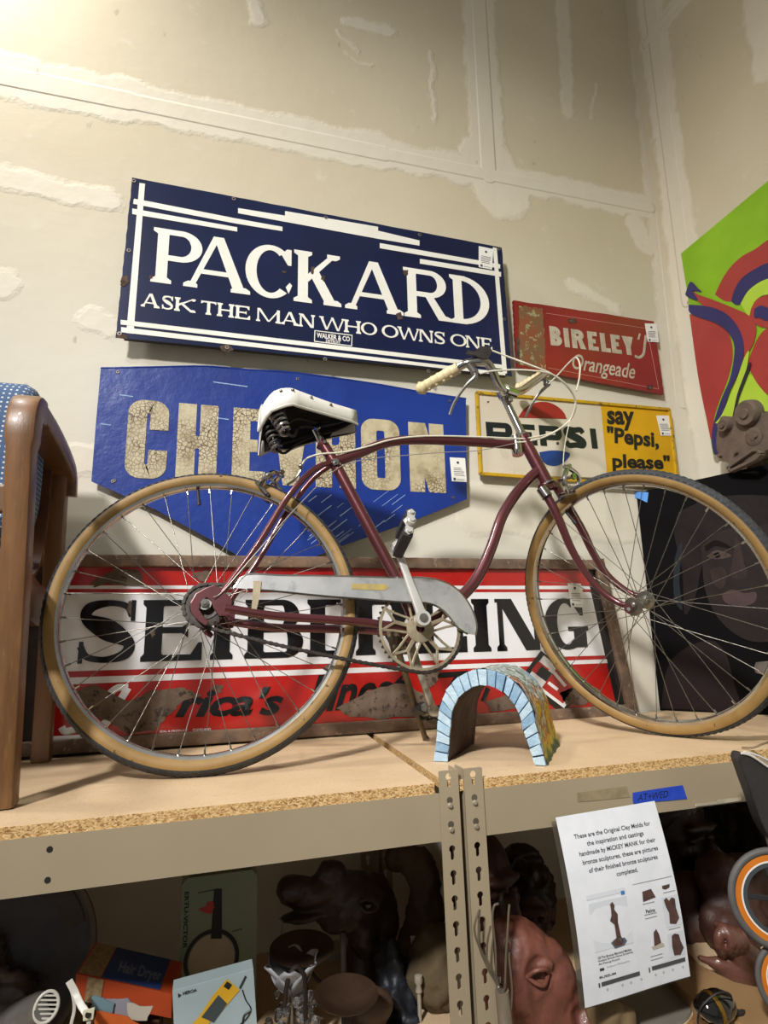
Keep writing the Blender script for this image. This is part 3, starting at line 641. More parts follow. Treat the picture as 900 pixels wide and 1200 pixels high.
panel('black_edge', [(687, 668), (694, 668), (727, 824), (718, 827)], YS+.001, .003, mat('sign_dark_edge', '17161a', None, 6, .3), s5)
YL = YS-.0002
def lr(yl, yr, yl2, yr2, xl=56, xr=689, xr2=None):      # horizontal band between left-edge and right-edge heights (px)
    return [(xl, yl), (xr, yr), (xr2 or xr, yr2), (xl, yl2)]
panel('white_field', [(56, 694.5), (692.5, 694), (709, 768), (54, 787.5)], YL, .0004, swh, s5)
panel('white_stripe', [(56, 686), (690.5, 686.5), (692, 690.5), (56, 690)], YL, .0004, swh, s5)
panel('white_stripe', [(54, 795), (711, 772.5), (712, 777), (54, 803)], YL, .0004, swh, s5)
sblk = mat('black_enamel', '0b0b0d', '111114', 6, .14, coat=.5, bump=.0012, bscale=9)
YL2 = YL-.0005
word([('S', 86, 160), ('E', 164, 236), ('I', 242, 276), ('B', 286, 355), ('E', 360, 412), ('R', 417, 484), ('L', 490, 548), ('I', 552, 579), ('N', 583, 636), ('G', 640, 690)], ((86, 778), (690, 760)), (90, 703.5), YL2, .0008, (.27, .10, .05, .07), sblk, s5)
# italic line under the name
sc_t = MB(); text_px(sc_t, "rica's", (205, 841), (333, 838), (205, 806), YL2, .0006, bold=.035, shear=.38); sc_t.build('slogan_word', sblk, s5); sc_t = MB(); text_px(sc_t, "Finest", (360, 836), (478, 826), (360, 792), YL2, .0006, bold=.03, shear=.38); sc_t.build('slogan_word', sblk, s5); sc_t = MB()
for pth in ([(508, 792), (548, 789)], [(512, 792), (509, 798)], [(537, 790), (527, 808), (518, 827)], [(510, 830), (528, 828)], [(560, 803), (555, 822)], [(572, 806), (566, 822)]): sc_t.tube([at(*p, 1, YL2) for p in pth], .0075, 8, squash=(V((0, 1, 0)), .1))
sc_t.build('slogan_word', sblk, s5)
mb = MB()
for pth, r in (([(150, 806), (138, 806), (126, 815), (108, 832)], .0085), ([(150, 806), (140, 822), (128, 842), (118, 852)], .009), ([(108, 832), (100, 842), (88, 854), (76, 857), (72, 852)], .008), ([(60, 866), (98, 864)], .006)):
    mb.tube(smoothpath([at(*p, 1, YL2) for p in pth], 4), r, 8, squash=(V((0, 1, 0)), .1))
mb.build('white_capital', swh, s5)
rp = mat('bare_rust', '5c4c40', '746253', 26, .88, .15, bump=.0015, bscale=120, chips=('3f332b', .57, 40))
patches(s5, YL2-.0008, [[(105, 684), (118, 676), (134, 667), (164, 669), (168, 686), (150, 687), (128, 683), (112, 688)], [(226, 671), (240, 668), (248, 672), (240, 681), (228, 677)],
    [(85, 812), (112, 803), (150, 822), (180, 808), (215, 806), (238, 815), (212, 822), (200, 836), (178, 855), (150, 862), (128, 846), (104, 836)],
    [(395, 830), (430, 810), (470, 800), (500, 815), (505, 838), (450, 842), (410, 840)], [(150, 704), (156, 703), (157, 724), (151, 720)], [(176, 740), (182, 736), (182, 744), (177, 748)],
    [(495, 790), (515, 786), (512, 800), (503, 806), (496, 800)], [(570, 822), (600, 812), (640, 816), (612, 830), (575, 834)], [(655, 812), (690, 800), (706, 812), (690, 824), (662, 826)], [(96, 858), (110, 848), (120, 852), (108, 862)],
    [(380, 780), (392, 778), (396, 790), (384, 792)], [(244, 806), (262, 802), (258, 812)]], rp, .0045)
mb = MB(); text_px(mb, 'SEAL A PRODUCT', (187, 858.5), (220, 857), (187, 856), YL2, .0006, bold=.02); text_px(mb, 'CLEVELAND', (226, 857), (247, 856), (226, 854), YL2, .0006, bold=.02); mb.build('small_print', swh, s5)
# slanting emblem at the lower right of the sign
def rot_rect(mb, c, hw, hh, ang, y, th):
    px_flat(mb, [(c[0]+dx*cos(ang)-dy*sin(ang), c[1]+dx*sin(ang)+dy*cos(ang)) for dx, dy in ((-hw, -hh), (hw, -hh), (hw, hh), (-hw, hh))], 1, y, (0, -th, 0))
A_ = radians(37)
mb = MB(); rot_rect(mb, (647, 800), 33, 22, A_, YL2, .0004); mb.build('emblem_black', sblk, s5)
mb = MB(); rot_rect(mb, (649, 799), 28, 17.5, A_, YL2-.0005, .0004); mb.build('emblem_white', swh, s5)
mb = MB(); rot_rect(mb, (656, 803.5), 15.5, 14.5, A_, YL2-.001, .0004); rot_rect(mb, (633, 785), 8, 7, A_, YL2-.001, .0004); mb.build('emblem_red', sred, s5)
mb = MB(); rot_rect(mb, (637.5, 789.5), 7.5, 6, A_, YL2-.0015, .0004); mb.build('emblem_black_square', sblk, s5)
mb = MB(); rot_rect(mb, (655, 795), 12, 1.8, radians(50), YL2-.0015, .0004); rot_rect(mb, (648, 804), 7, 1.8, A_, YL2-.0015, .0004); mb.build('emblem_stroke', swh, s5)
price_tag(s5, (665, 683.5), (680.5, 684), (687, 712), (669, 711), YL2-.0012)
# ------------------------------------------------------------------ bicycle
BP = V((-.0116, 1.2933, 0)); BF = V((.99575, -.0921, 0)); BU = V((.01710, .18478, .98263)); BA = V((-.09052, -.97848, .18557))
FC = V((1.0111, 1.2433, .3187)); FF = V((.3961, -.9182, 0)); FU = V((-.2382, -.1028, .9658)); FA = V((-.8868, -.3825, -.2594))
def B(s, t, w=0): return BP+BF*s+BU*t+BA*w
def BX(px, py, w=0): return onplane(px, py, BP+BA*w, BA)
def FX(px, py, w=0): return onplane(px, py, FC+FA*w, FA)
bike = thing('bicycle', 'old maroon cruiser bicycle with white saddle standing on the shelf in front of the signs', 'bicycle', BP)
maroon = mat('maroon_paint', '5f2e31', '52272a', 6, .28, .45, coat=.6, bump=.0002, bscale=80, chips=('a08078', .735, 90))
chrome = mat('chrome', 'c9c8c4', 'b4b2ac', 20, .16, 1., chips=('6b5f52', .74, 130)); chromed = mat('dull_chrome', '9c9a92', '7d7a72', 40, .32, .9, chips=('5c5044', .66, 90))
dark = mat('black_rubber', '1b1a1a', '242323', 30, .6, bump=.0003, bscale=200); greasy = mat('greasy_steel', '2a2522', '3d3631', 80, .45, .6)
tan = mat('tan_sidewall', '947543', '826533', 18, .62, bump=.0004, bscale=120, chips=('3a3020', .645, 45)); tread_m = mat('tyre_tread', '3a3b3d', '2e2f31', 40, .75, bump=.0004, bscale=250)
whitep = mat('white_vinyl', 'dedbd2', 'cfcbc0', 12, .38, bump=.0004, bscale=120, dirt=('9c968a', .62, 25)); gripm = mat('cream_grip', 'd8c9a0', 'cbb98c', 15, .45, bump=.0003, bscale=90)
aged_alu = mat('aged_silver_paint', 'a39a86', '8b8272', 30, .42, .5, chips=('5d5344', .66, 80))
# frame tubes
mb = MB()
tt = [BX(390, 541), BX(404, 537.5), BX(424, 530), BX(438, 524), BX(453, 519), BX(469, 516.5), BX(485, 515.5), BX(513, 516), BX(560, 518.5), BX(612, 522)]
mb.tube(smoothpath(tt, 4), .0125, 14)
mb.tube(smoothpath([BX(632, 550), BX(618, 563), BX(603, 581), BX(588, 606), BX(575.6, 642), BX(560, 676), BX(541, 699), BX(515, 722), BX(490, 737)], 4), .0138, 14)
mb.tube([B(.262, .745), B(.2875, .695), B(.4175, .4065), B(.462, .285)], .0142, 14)
hd = (B(.8471, .6528)-B(.8005, .7907)).normalized()
mb.tube([B(.802, .786), B(.8471, .6528)], .0172, 16)
for k, r in ((.0, .019), (1., .0195)):
    p = B(.802, .786).lerp(B(.8471, .6528), k); mb.tube([p-hd*.006, p+hd*.006], r, 16)
mb.tube([B(.456, .27, -.036), B(.456, .27, .036)], .021, 18)      # bottom bracket
mb.tube([B(.2515, .752)-BA*0, B(.262, .745)], .0155, 12)
for sgn in (1, -1):
    mb.tube(smoothpath([BX(391, 541, .008*sgn) if sgn > 0 else B(.285, .70, -.010), B(.243, .672, .022*sgn), B(.203, .6275, .036*sgn), B(.1606, .5647, .044*sgn), B(.1011, .4548, .053*sgn), B(.034, .352, .060*sgn)], 4), .0072, 10)
    mb.tube(smoothpath([B(.042, .3185, .060*sgn), B(.1355, .302, .056*sgn), B(.25, .293, .047*sgn), B(.34, .286, .037*sgn), B(.445, .272, .028*sgn)], 4), .0092, 10)
mb.build('frame', maroon, bike, smooth=True)
for sgn in (1, -1):     # slotted rear dropouts
    mb = MB(); w0 = .0615*sgn
    outer = [(.055, .335), (.034, .360), (.018, .368), (.002, .362), (-.018, .350), (-.028, .330), (-.024, .308), (-.010, .292), (.004, .282), (.010, .290), (-.002, .304), (-.010, .316), (-.008, .333), (.004, .341), (.014, .333), (.018, .318), (.030, .302), (.052, .304)]
    mb.prism([B(a, b, w0-.003) for a, b in outer], BA*.006); mb.build('dropout', maroon, bike, bevel=.0012)
mb = MB(); mb.tube([B(.262, .745, -.02), B(.262, .745, .02)], .004, 8); mb.tube([B(.2875, .69, .012), B(.2875, .69, .020)], .009, 14); mb.tube([B(.2875, .69, .02), B(.2875, .69, .024)], .0045, 10)
mb.tube([B(.2875, .69, .002), B(.30, .688, .012)], .004, 8); mb.build('seat_bolt', chrome, bike, smooth=True)

# wheels
def revolve(mb, c, f, u, a, prof, n=96, closed=True):
    m = len(prof); vs = [c+(f*cos(2*pi*k/n)+u*sin(2*pi*k/n))*r+a*h for k in range(n) for r, h in prof]
    mb.add(vs, [[k*m+i, ((k+1) % n)*m+i, ((k+1) % n)*m+(i+1) % m, k*m+(i+1) % m] for k in range(n) for i in range(m if closed else m-1)])
def unit_rod(r=.00095, n=6):
    me = bpy.data.meshes.new('spoke'); P = [(r*cos(2*pi*k/n), r*sin(2*pi*k/n), z) for z in (0, 1) for k in range(n)]
    me.from_pydata(P, [], [[k, (k+1) % n, n+(k+1) % n, n+k] for k in range(n)])
    for p in me.polygons: p.use_smooth = True
    return me
spoke_me = unit_rod(); spoke_me.materials.append(mat('spoke_steel', '8f8c84', '716d64', 30, .3, .9))
def rod(me, a, b, parent, name):
    o = bpy.data.objects.new(name, me); C.objects.link(o); o.parent = parent; d = b-a
    o.location = a-wloc(parent); o.rotation_mode = 'QUATERNION'; o.rotation_quaternion = d.to_track_quat('Z', 'Y'); o.scale = (1, 1, d.length); return o
def wheel(c, f, u, a, rot, hubw, rear):
    mb = MB(); revolve(mb, c, f, u, a, [(.291, .006), (.293, .0105), (.3035, .0125), (.3065, .0135), (.3075, .012), (.303, .011), (.298, .0), (.303, -.011), (.3075, -.012), (.3065, -.0135), (.3035, -.0125), (.293, -.0105), (.291, -.006), (.289, 0)], 120)
    wl = mb.build('wheel', chrome, bike, smooth=True, label='%s spoked wheel with chrome rim and tan-wall tyre' % ('rear' if rear else 'front'))
    tr = .0168; prof = [(.3116+tr*cos(t), tr*1.03*sin(t)) for t in [pi*k/20 for k in range(-8, 9)]]
    mb = MB(); revolve(mb, c, f, u, a, prof+[(.3116+tr*.8*cos(t), tr*.8*sin(t)) for t in [pi*k/20 for k in range(8, -9, -1)]], 120)
    for k in range(132):     # raised tread blocks, two rows
        for sd in (-1, 1):
            th = 2*pi*(k+.5*(sd > 0))/132; d = f*cos(th)+u*sin(th); tn = -f*sin(th)+u*cos(th); q = []
            for ph, rr in ((.10, .0002), (.95, .0002), (.95, .0016), (.10, .0016)):
                r_ = tr+rr; q.append(c+d*(.3116+r_*cos(ph))+a*(sd*r_*1.03*sin(ph)))
            mb.prism([p-tn*.0045 for p in q], tn*.009)
    mb.build('tyre', tread_m, wl, smooth=True)
    for sd in (-1, 1):
        mb = MB(); P_ = [(.3116+(tr+.0004)*cos(t), sd*(tr+.0004)*1.03*sin(t)) for t in [pi*.375+pi*.525*k/10 for k in range(11)]]
        revolve(mb, c, f, u, a, P_+[(.3062, sd*.008), (.318, sd*.009)], 120); mb.build('sidewall', tan, wl, smooth=True)
    mb = MB()
    hw = hubw; fl = .031
    prof = [(.0001, -hw), (.0045, -hw), (.0045, -hw+.012), (.011, -hw+.012), (.012, -.037), (.022, -.036), (.022, -.0315), (.013, -.029), (.0105, 0), (.013, .029), (.022, .0315), (.022, .036), (.012, .037), (.011, hw-.012), (.0045, hw-.012), (.0045, hw), (.0001, hw)]
    if rear: prof = [(r*1.25 if .009 < r else r, h) for r, h in prof]
    mb.lathe(prof, c, a, 24); mb.build('hub', chromed, wl, smooth=True)
    for sd in (-1, 1):
        mb = MB(); mb.lathe([(.0001, .0), (.009, .0), (.009, .007), (.005, .007), (.005, .014), (.0001, .014)], c+a*sd*(hw-.014), a*sd, 6 if sd < 0 else 6); mb.build('axle_nut', chrome, wl)
    for i in range(36):
        sd = 1 if i % 2 else -1; th = 2*pi*i/36+rot; dirn = 1 if (i//2) % 2 else -1; hth = th+dirn*radians(78); hr = .0265 if rear else .0205
        p0 = c+(f*cos(hth)+u*sin(hth))*hr+a*(sd*.0335); p1 = c+(f*cos(th)+u*sin(th))*.292+a*(sd*.003)
        rod(spoke_me, p0, p1, wl, 'spoke')
    mb = MB()
    for i in range(36):
        th = 2*pi*i/36+rot; d = f*cos(th)+u*sin(th); mb.tube([c+d*.292, c+d*.280], .002, 6)
    mb.build('spoke_nipple', chrome, wl)
    th = radians(97 if rear else 118); d = f*cos(th)+u*sin(th); mb = MB(); mb.tube([c+d*.290, c+d*.262], .0035, 8); mb.tube([c+d*.262, c+d*.250], .0045, 8); mb.build('valve', dark, wl, smooth=True)
    return wl
RC = B(0, .33)
rw = wheel(RC, BF, BU, BA, .03, .072, True)
fw = wheel(FC, FF, FU, FA, .06, .058, False)
mb = MB()     # sprocket with teeth and the dust disc behind it
n = 20; pts = []
for k in range(n*4): th = 2*pi*k/(n*4); r_ = .046 if k % 4 < 2 else .041; pts.append((r_*cos(th), r_*sin(th)))
mb.prism([B(x, .33+y, .043) for x, y in pts], BA*.003); mb.lathe([(.018, 0), (.035, .0), (.038, .006), (.03, .009), (.018, .008)], B(0, .33, .038), BA, 24); mb.build('rear_sprocket', greasy, bike, smooth=False)

# fork
mb = MB()
def lerpw(k): return .03*(1-k)
ft = B(.8471, .6528)
for sgn, pix in ((1, [(653, 604), (668, 640), (684, 668), (704, 692), (726, 707)]), (-1, [(680, 617), (695, 648), (711, 673), (729, 689), (746, 698)])):
    pts = [ft+hd*.012+FA*(.030*sgn)]
    for i, p in enumerate(pix): pts.append(FX(*p, .047*sgn+.018*(1-i/4)))
    pts.append(FC+FA*(.050*sgn)+FU*.006)
    P_ = smoothpath(pts, 4); m_ = len(P_); mb.tube(P_, [.0118-.0052*(i/(m_-1)) for i in range(m_)], 12)
    mb.tube([ft+hd*.010, ft+hd*.012+FA*(.034*sgn)], .0125, 12)
    mb.prism([FC+FA*(.053*sgn)+FF*x+FU*y for x, y in ((-.010, .012), (-.012, -.004), (-.004, -.012), (.006, -.010), (.010, .002), (.004, .014))], FA*.004*sgn)
mb.tube([ft, ft+hd*.02], .015, 12); mb.build('fork', maroon, bike, smooth=True)
mb = MB(); mb.tube([ft+hd*.000, ft+hd*.005], .021, 18); mb.tube([ft+hd*.018+FA*.036-hd*.006, ft+hd*.018+FA*.036+hd*.020+FF*.004], .0148, 16); mb.build('chrome_collar', chrome, bike, smooth=True)
def caliper(name, c, f, u, a, ro):      # side-pull rim brake: arms, pivot bolt, pads
    mb = MB()
    for sd in (1, -1):
        mb.tube(smoothpath([c+u*.030-a*sd*.012+f*.022, c+u*.018+f*.024+a*sd*.012, c+f*.026+a*sd*.032, c-u*.020+f*.024+a*sd*.034, c-u*.038+f*.018+a*sd*.022], 4), [.0062]*17, 8)
        mb.tube([c-u*.038+f*-.006+a*sd*.019, c-u*.038+f*.034+a*sd*.019], .0058, 8)
    mb.tube([c-f*.012, c+f*.036], .0045, 8); mb.tube([c+f*.030, c+f*.036], .009, 6)
    o = mb.build(name, chrome, bike, smooth=True)
    mb = MB()
    for sd in (1, -1): mb.tube([c-u*.038+f*-.012+a*sd*.0175, c-u*.038+f*.036+a*sd*.0175], .0062, 6, squash=(u, .7))
    mb.build('brake_pad', dark, o); return o
caliper('front_brake', FC+FU*.342-FF*.115+FA*.012, FF, FU, FA, 0)
caliper('rear_brake', B(.150, .628), -BF*.62+BU*.78, BU*.62+BF*.78, BA, 0)

# chainring: spokes and rim as real openings
RCx, RCy = .456, .268
def ringpts(r, n, w): return [B(RCx+r*cos(2*pi*k/n), RCy+r*sin(2*pi*k/n), w) for k in range(n)]
mb = MB(); revolve(mb, B(RCx, RCy, .045), BF, BU, BA, [(.085, -.0018), (.0915, -.0018), (.0915, .0018), (.085, .0018)], 72)
revolve(mb, B(RCx, RCy, .045), BF, BU, BA, [(.010, -.003), (.029, -.003), (.031, .004), (.010, .006)], 30)
for k in range(5):
    th = 2*pi*k/5+.35; d = lambda t_, r: B(RCx+r*cos(t_), RCy+r*sin(t_), .045)
    mb.sweep([d(th, .026), d(th, .060)], BA, .0045, .0085)
    for sg in (-1, 1): mb.sweep([d(th, .056), d(th+sg*.30, .087)], BA, .004, .0055)
    mb.sweep([d(th+.63, .026), d(th+.32, .060), d(th+.28, .086)], BA, .004, .0050); mb.sweep([d(th-.63, .026), d(th-.32, .060), d(th-.28, .086)], BA, .004, .0050)
cr = mb.build('chainring', mat('chainring_alloy', 'a89c82', '8e826a', 40, .38, .6, chips=('5a4d3c', .64, 90)), bike)
mb = MB()
for k in range(46):
    th = 2*pi*k/46; d = BF*cos(th)+BU*sin(th); tn = -BF*sin(th)+BU*cos(th); c0 = B(RCx, RCy, .045)
    mb.prism([c0+d*.0905-tn*.0045-BA*.001, c0+d*.0965-tn*.0015-BA*.001, c0+d*.0965+tn*.0015-BA*.001, c0+d*.0905+tn*.0045-BA*.001], BA*.002)
mb.build('chainring_teeth', greasy, cr)
# chain
def chain_path():
    R1, R2 = .0945, .0445; c1 = (RCx, RCy); c2 = (0, .33); pts = []
    for k in range(61): th = radians(95-190*k/60); pts.append((c1[0]+R1*cos(th), c1[1]+R1*sin(th)))
    x0, y0 = pts[-1]; xe, ye = c2[0]+R2*cos(radians(262)), c2[1]+R2*sin(radians(262))
    for k in range(1, 40): t_ = k/40; pts.append((x0+(xe-x0)*t_, y0+(ye-y0)*t_-.006*sin(pi*t_)))
    for k in range(41): th = radians(262-175*k/40); pts.append((c2[0]+R2*cos(th), c2[1]+R2*sin(th)))
    xs, ys = pts[-1]; xe, ye = pts[0]
    for k in range(1, 40): t_ = k/40; pts.append((xs+(xe-xs)*t_, ys+(ye-ys)*t_))
    return pts
cp = chain_path(); mb = MB(); acc = 0; links = [cp[0]]
for a, b in zip(cp, cp[1:]+cp[:1]):
    L = math.hypot(b[0]-a[0], b[1]-a[1])
    while acc+L >= .0127:
        r_ = (.0127-acc)/L; a = (a[0]+(b[0]-a[0])*r_, a[1]+(b[1]-a[1])*r_); links.append(a); L = math.hypot(b[0]-a[0], b[1]-a[1]); acc = 0
    acc += L
for i, (a, b) in enumerate(zip(links, links[1:]+links[:1])):
    wd = .0032 if i % 2 else .0022
    for sd in (-1, 1): mb.sweep([B(a[0], a[1], .045+sd*wd), B((a[0]+b[0])/2, (a[1]+b[1])/2, .045+sd*wd), B(b[0], b[1], .045+sd*wd)], BA, .0011, [.0085, .0055, .0085])
    mb.tube([B(a[0], a[1], .0405), B(a[0], a[1], .0495)], .0036, 6)
mb.build('chain', greasy, bike)
# chain guard
gm = mat('worn_chrome_sheet', 'dededc', 'bcbdbd', 9, .28, .75, bump=.0008, bscale=12, dirt=('8b8d8f', .56, 20))
gtop = [(274.5, 689), (289, 673.5), (330, 674.5), (400, 675.5), (455, 677), (480, 677), (500, 677.5), (520, 682), (537, 692), (549, 707), (556, 722), (558.5, 735), (557, 744)]
gbot = [(548, 743), (537, 736), (529, 726), (520, 716), (509, 709), (497, 706.5), (484, 706), (462, 705), (420, 701.5), (380, 698.5), (325, 693), (290, 690.5)]
mb = MB(); g = [BX(a, b, .058) for a, b in gtop+gbot]; mb.prism(g, BA*.0012)
gd = mb.build('chain_guard', gm, bike)
mb = MB(); mb.tube(smoothpath([BX(a, b, .058) for a, b in gtop], 3), .0028, 6); mb.tube(smoothpath([BX(a, b, .058) for a, b in gbot], 3), .0024, 6); mb.build('rolled_rim', chrome, gd, smooth=True)
mb = MB(); mb.prism([BX(a, b, .0596) for a, b in [(412, 684), (450, 684.5), (457, 688), (450, 692), (412, 690.5)]], BA*.0004); mb.build('faded_decal', mat('faded_gold', 'a48f4e', '8f8150', 60, .45), gd)
mb = MB(); mb.prism([BX(a, b, .0605) for a, b in [(297, 681), (306.5, 681), (304, 701), (299.5, 719), (294, 719), (296, 700)]], BA*.0015); mb.build('guard_bracket', mat('old_bracket', '9c8f74', '8a7e68', 30, .5, .4), gd)
# cranks and pedals
def crank(s, t, w, ang, name, m):
    c0 = B(s, t, w); d = BF*cos(ang)+BU*sin(ang); e = c0+d*.165
    mb = MB(); mb.sweep([c0-d*.008, c0+d*.02, c0+d*.10, c0+d*.152], BA, [.013, .012, .010, .009], [.026, .020, .015, .016]); mb.tube([c0-BA*.012, c0+BA*.007], .0165, 18); mb.tube([e-BA*.006, e+BA*.006], .0125, 16)
    o = mb.build(name, m, bike, smooth=True); mb = MB(); mb.tube([c0+BA*.007, c0+BA*.010], .0095, 12); mb.build('crank_bolt', chromed, o, smooth=True); return e
E1 = crank(.4545, .2815, .083, radians(105.5), 'crank', mat('bright_alloy', 'dcdad4', 'c6c4bd', 20, .3, .5)); E2 = crank(.4575, .263, -.075, radians(105.5+180), 'crank', aged_alu)
def pedal(e, a, ax, tilt, m):
    T = (BF*cos(tilt)+BU*sin(tilt)); N = a.cross(T).normalized()
    mb = MB(); mb.tube([e, e+a*.100], .0055, 10)
    for k in (.012, .098):
        prof = [(-.030, 0), (-.024, .009), (-.010, .008), (0, .016), (.010, .008), (.024, .009), (.030, 0), (.024, -.009), (.010, -.008), (0, -.016), (-.010, -.008), (-.024, -.009)]
        mb.prism([e+a*k+T*x+N*y for x, y in prof], a*.002)
    mb.tube([e+a*.098, e+a*.108], .0105, 14); mb.tube([e+a*.108, e+a*.112], .007, 12)
    for sd in (-1, 1): mb.tube([e+a*.1+T*.022*sd, e+a*.104+T*.022*sd], .005, 8)
    o = mb.build('pedal', m, bike, smooth=True)
    for sd in (-1, 1):
        q = [(.012, -.011), (.030, -.011), (.032, -.004), (.032, .004), (.030, .011), (.012, .011)]
        mb = MB(); mb.prism([e+a*.016+T*(x*sd)+N*y for x, y in q], a*.080); mb.build('pedal_block', dark, o, bevel=.001)
pedal(E1, BA*.92+BU*.28+BF*.12, 0, radians(78), mat('bright_alloy', ''))
pedal(E2+BA*0, -BA, 0, radians(-30), chromed)
# kickstand
mb = MB(); kf = V((.530, 1.500, .006)); k0 = B(.415, .235, -.02)
mb.tube([k0+BU*.03, k0, k0+BF*.004-BU*.008, kf], [.011, .012, .0085, .0075], 12, squash=(BF, .9)); mb.tube([k0+BU*.045-BF*.006, k0-BU*.01+BF*.004], .017, 10, squash=(BA, .6)); mb.tube([kf, kf-V((0, 0, .005))+BF*.004], .009, 10)
mb.build('kickstand', mat('dirty_kickstand', '6d5f48', '594d3c', 40, .5, .4), bike, smooth=True)
# seat post and saddle
mb = MB(); mb.tube([B(.262, .745), B(.243, .790)], .0115, 14); mb.tube([B(.243, .79, -.022), B(.243, .79, .024)], .008, 12); mb.tube([B(.243, .79, .020), B(.243, .79, .028)], .0115, 12); mb.build('seat_post', chrome, bike, smooth=True)
mb = MB(); ns = 16; na = 14; ring = []; SAD = []
for i in range(ns+1):
    k = (i/ns)**1.25; s_ = .112+.236*k
    if k < .30: hw = .103*sqrt(max(0, 1-((.30-k)/.36)**2))
    else: hw = .103*max(0, 1-((k-.30)/.70)**.85)*.80+.0205+.0*k
    hw = min(hw, .103)
    if k > .95: hw *= .8
    top = .866+.012*cos(k*2.6)-.004*k-.034*max(0, 1-k/.20)**2; drop = .056*(1-k)**1.3+.044+.008*k
    row = []
    for j in range(na+1):
        a = pi*j/na; x = cos(a); h = sin(a)
        y = -drop*(1-h**.50) if h > 0 else -drop
        row.append((s_-.010*(1-h)*(1 if k < .15 else 0), top+y, x*hw*(1+.05*(1-h))))
    SAD.append(row)
vs = [B(*p) for row in SAD for p in row]; M_ = na+1
mb.add(vs, [[i*M_+j, (i+1)*M_+j, (i+1)*M_+j+1, i*M_+j+1] for i in range(ns) for j in range(na)])
sd = mb.build('saddle', whitep, bike, smooth=True, label='white vinyl saddle with metal studs over black springs')
md = sd.modifiers.new('thick', 'SOLIDIFY'); md.thickness = .005; md.offset = -1
mb = MB(); mb.tube([B(*p) for p in [r[0] for r in SAD]], .0035, 6); mb.tube([B(*p) for p in [r[-1] for r in SAD]], .0035, 6); mb.tube([B(*p) for p in SAD[0]], .0035, 6); mb.build('saddle_piping', mat('grey_piping', 'b9b5ab', None, 5, .4), sd, smooth=True)
mb = MB(); 
for i in range(ns):     # dark padding under the cover
    pass
mb.add([B(a[0], a[1]-.004-(.012 if 0 < j < na else 0), a[2]*.90) for row in SAD for j, a in enumerate(row)], [[i*M_+j, (i+1)*M_+j, (i+1)*M_+j+1, i*M_+j+1] for i in range(ns) for j in range(na)]); mb.build('saddle_underside', mat('black_padding', '121112', '1c1a1a', 40, .8, bump=.001), sd)
for px in (4, 6, 9, 12):
    mb = MB(); p = SAD[px][1]; q = SAD[px][2]; c0 = B(*[x*.6+y*.4 for x, y in zip(p, q)]); mb.ball(c0+BA*.002, .0045, 8, 5); mb.build('stud', chromed, sd, smooth=True)
blackm = mat('black_steel', '1e1c1b', '2a2725', 30, .35, .6)
spm = mat('oiled_spring', 'a8a6a0', '6b6862', 40, .25, .75)
for w0, ta_, tb_ in ((.066, (322, 480), (335, 508)), (-.062, (315, 498), (325, 528))):
    A_, B_ = BX(*ta_, w0), BX(*tb_, w0); ax_ = (B_-A_).normalized(); X_ = (BA-ax_*BA.dot(ax_)).normalized(); Y_ = ax_.cross(X_); mb = MB(); hel = []
    for k in range(97): th = 2*pi*k/17; r_ = .021-.009*(k/96); hel.append(A_.lerp(B_, k/96)+(X_*cos(th)+Y_*sin(th))*r_)
    mb.tube(hel, .0038, 6); mb.build('saddle_spring', spm, sd, smooth=True)
    mb = MB(); mb.tube([A_, B_], .004, 8); sgn = 1 if w0 > 0 else -1
    mb.tube(smoothpath([B_, B_+BF*.02-BU*.006, B(.20, .772, w0*.6), B(.243, .786, w0*.32), B(.29, .800, w0*.3), B(.325, .818, w0*.2), B(.335, .838, 0)], 4), .0038, 6)
    mb.tube(smoothpath([A_+(B_-A_)*.8, B(.19, .787, w0*.8), B(.243, .795, w0*.4), B(.30, .808, w0*.3), B(.333, .830, 0)], 4), .0033, 6); mb.build('saddle_rail', blackm, sd, smooth=True)
# stem, handlebar, grips, levers
qb = B(.8035, .788); qt = onplane(589, 462, BP, BA); yc = qt.y
def HY(px, py, dy): return at(px, py, 1, yc+dy)
clampP = HY(597, 459, -.035)
mb = MB(); mb.tube([B(.802, .786), B(.799, .797)], .018, 8); mb.tube([B(.799, .797), B(.797, .803)], .0145, 16); mb.tube([qb, qt-(qt-qb).normalized()*.0], [.0112, .0108], 14)
mb.tube([qt+(qt-qb).normalized()*.006, qt-(qt-qb).normalized()*.012], .015, 14); mb.tube([qt, clampP], [.013, .0115], 12); mb.tube([clampP-V((.018, .008, 0)), clampP+V((.018, .008, 0))], .0165, 14); mb.tube([clampP+V((0, -.004, -.03)), clampP], .006, 8)
mb.build('stem', chrome, bike, smooth=True)
barpts = [HY(494, 455, .03), HY(516, 442.5, -.01), HY(537, 431, -.045), HY(547, 426, -.062), HY(560, 424, -.072), HY(571, 426, -.072), HY(578, 436, -.066), HY(583, 448, -.055), HY(590, 456.5, -.045), HY(600, 459.5, -.030), HY(612, 457.5, 0), HY(624, 449, .045), HY(636, 440.5, .095), HY(641, 437.5, .125), HY(637, 438.5, .15), HY(626, 444, .19), HY(609, 455, .25)]
mb = MB(); mb.tube(smoothpath(barpts, 5), .0112, 12); hb = mb.build('handlebar', chrome, bike, smooth=True)
def grip(a, b):
    mb = MB(); d = (b-a).normalized(); L = (b-a).length; n = 30; P_ = [a+d*(L*k/n) for k in range(n+1)]
    mb.tube(P_, [.0152+(.0016 if (k % 5) in (0,) else 0)+(.003 if k in (n-1, n) else 0) for k in range(n+1)], 16)
    for k in range(4): mb.ball(a+d*(L*(.2+.2*k))+V((0, -.002, -.013)), (.006, .006, .006), 8, 6)
    mb.ball(b, .0165, 12, 8); return mb.build('grip', gripm, hb, smooth=True)
grip(barpts[2], barpts[0]); grip(barpts[14], barpts[16])
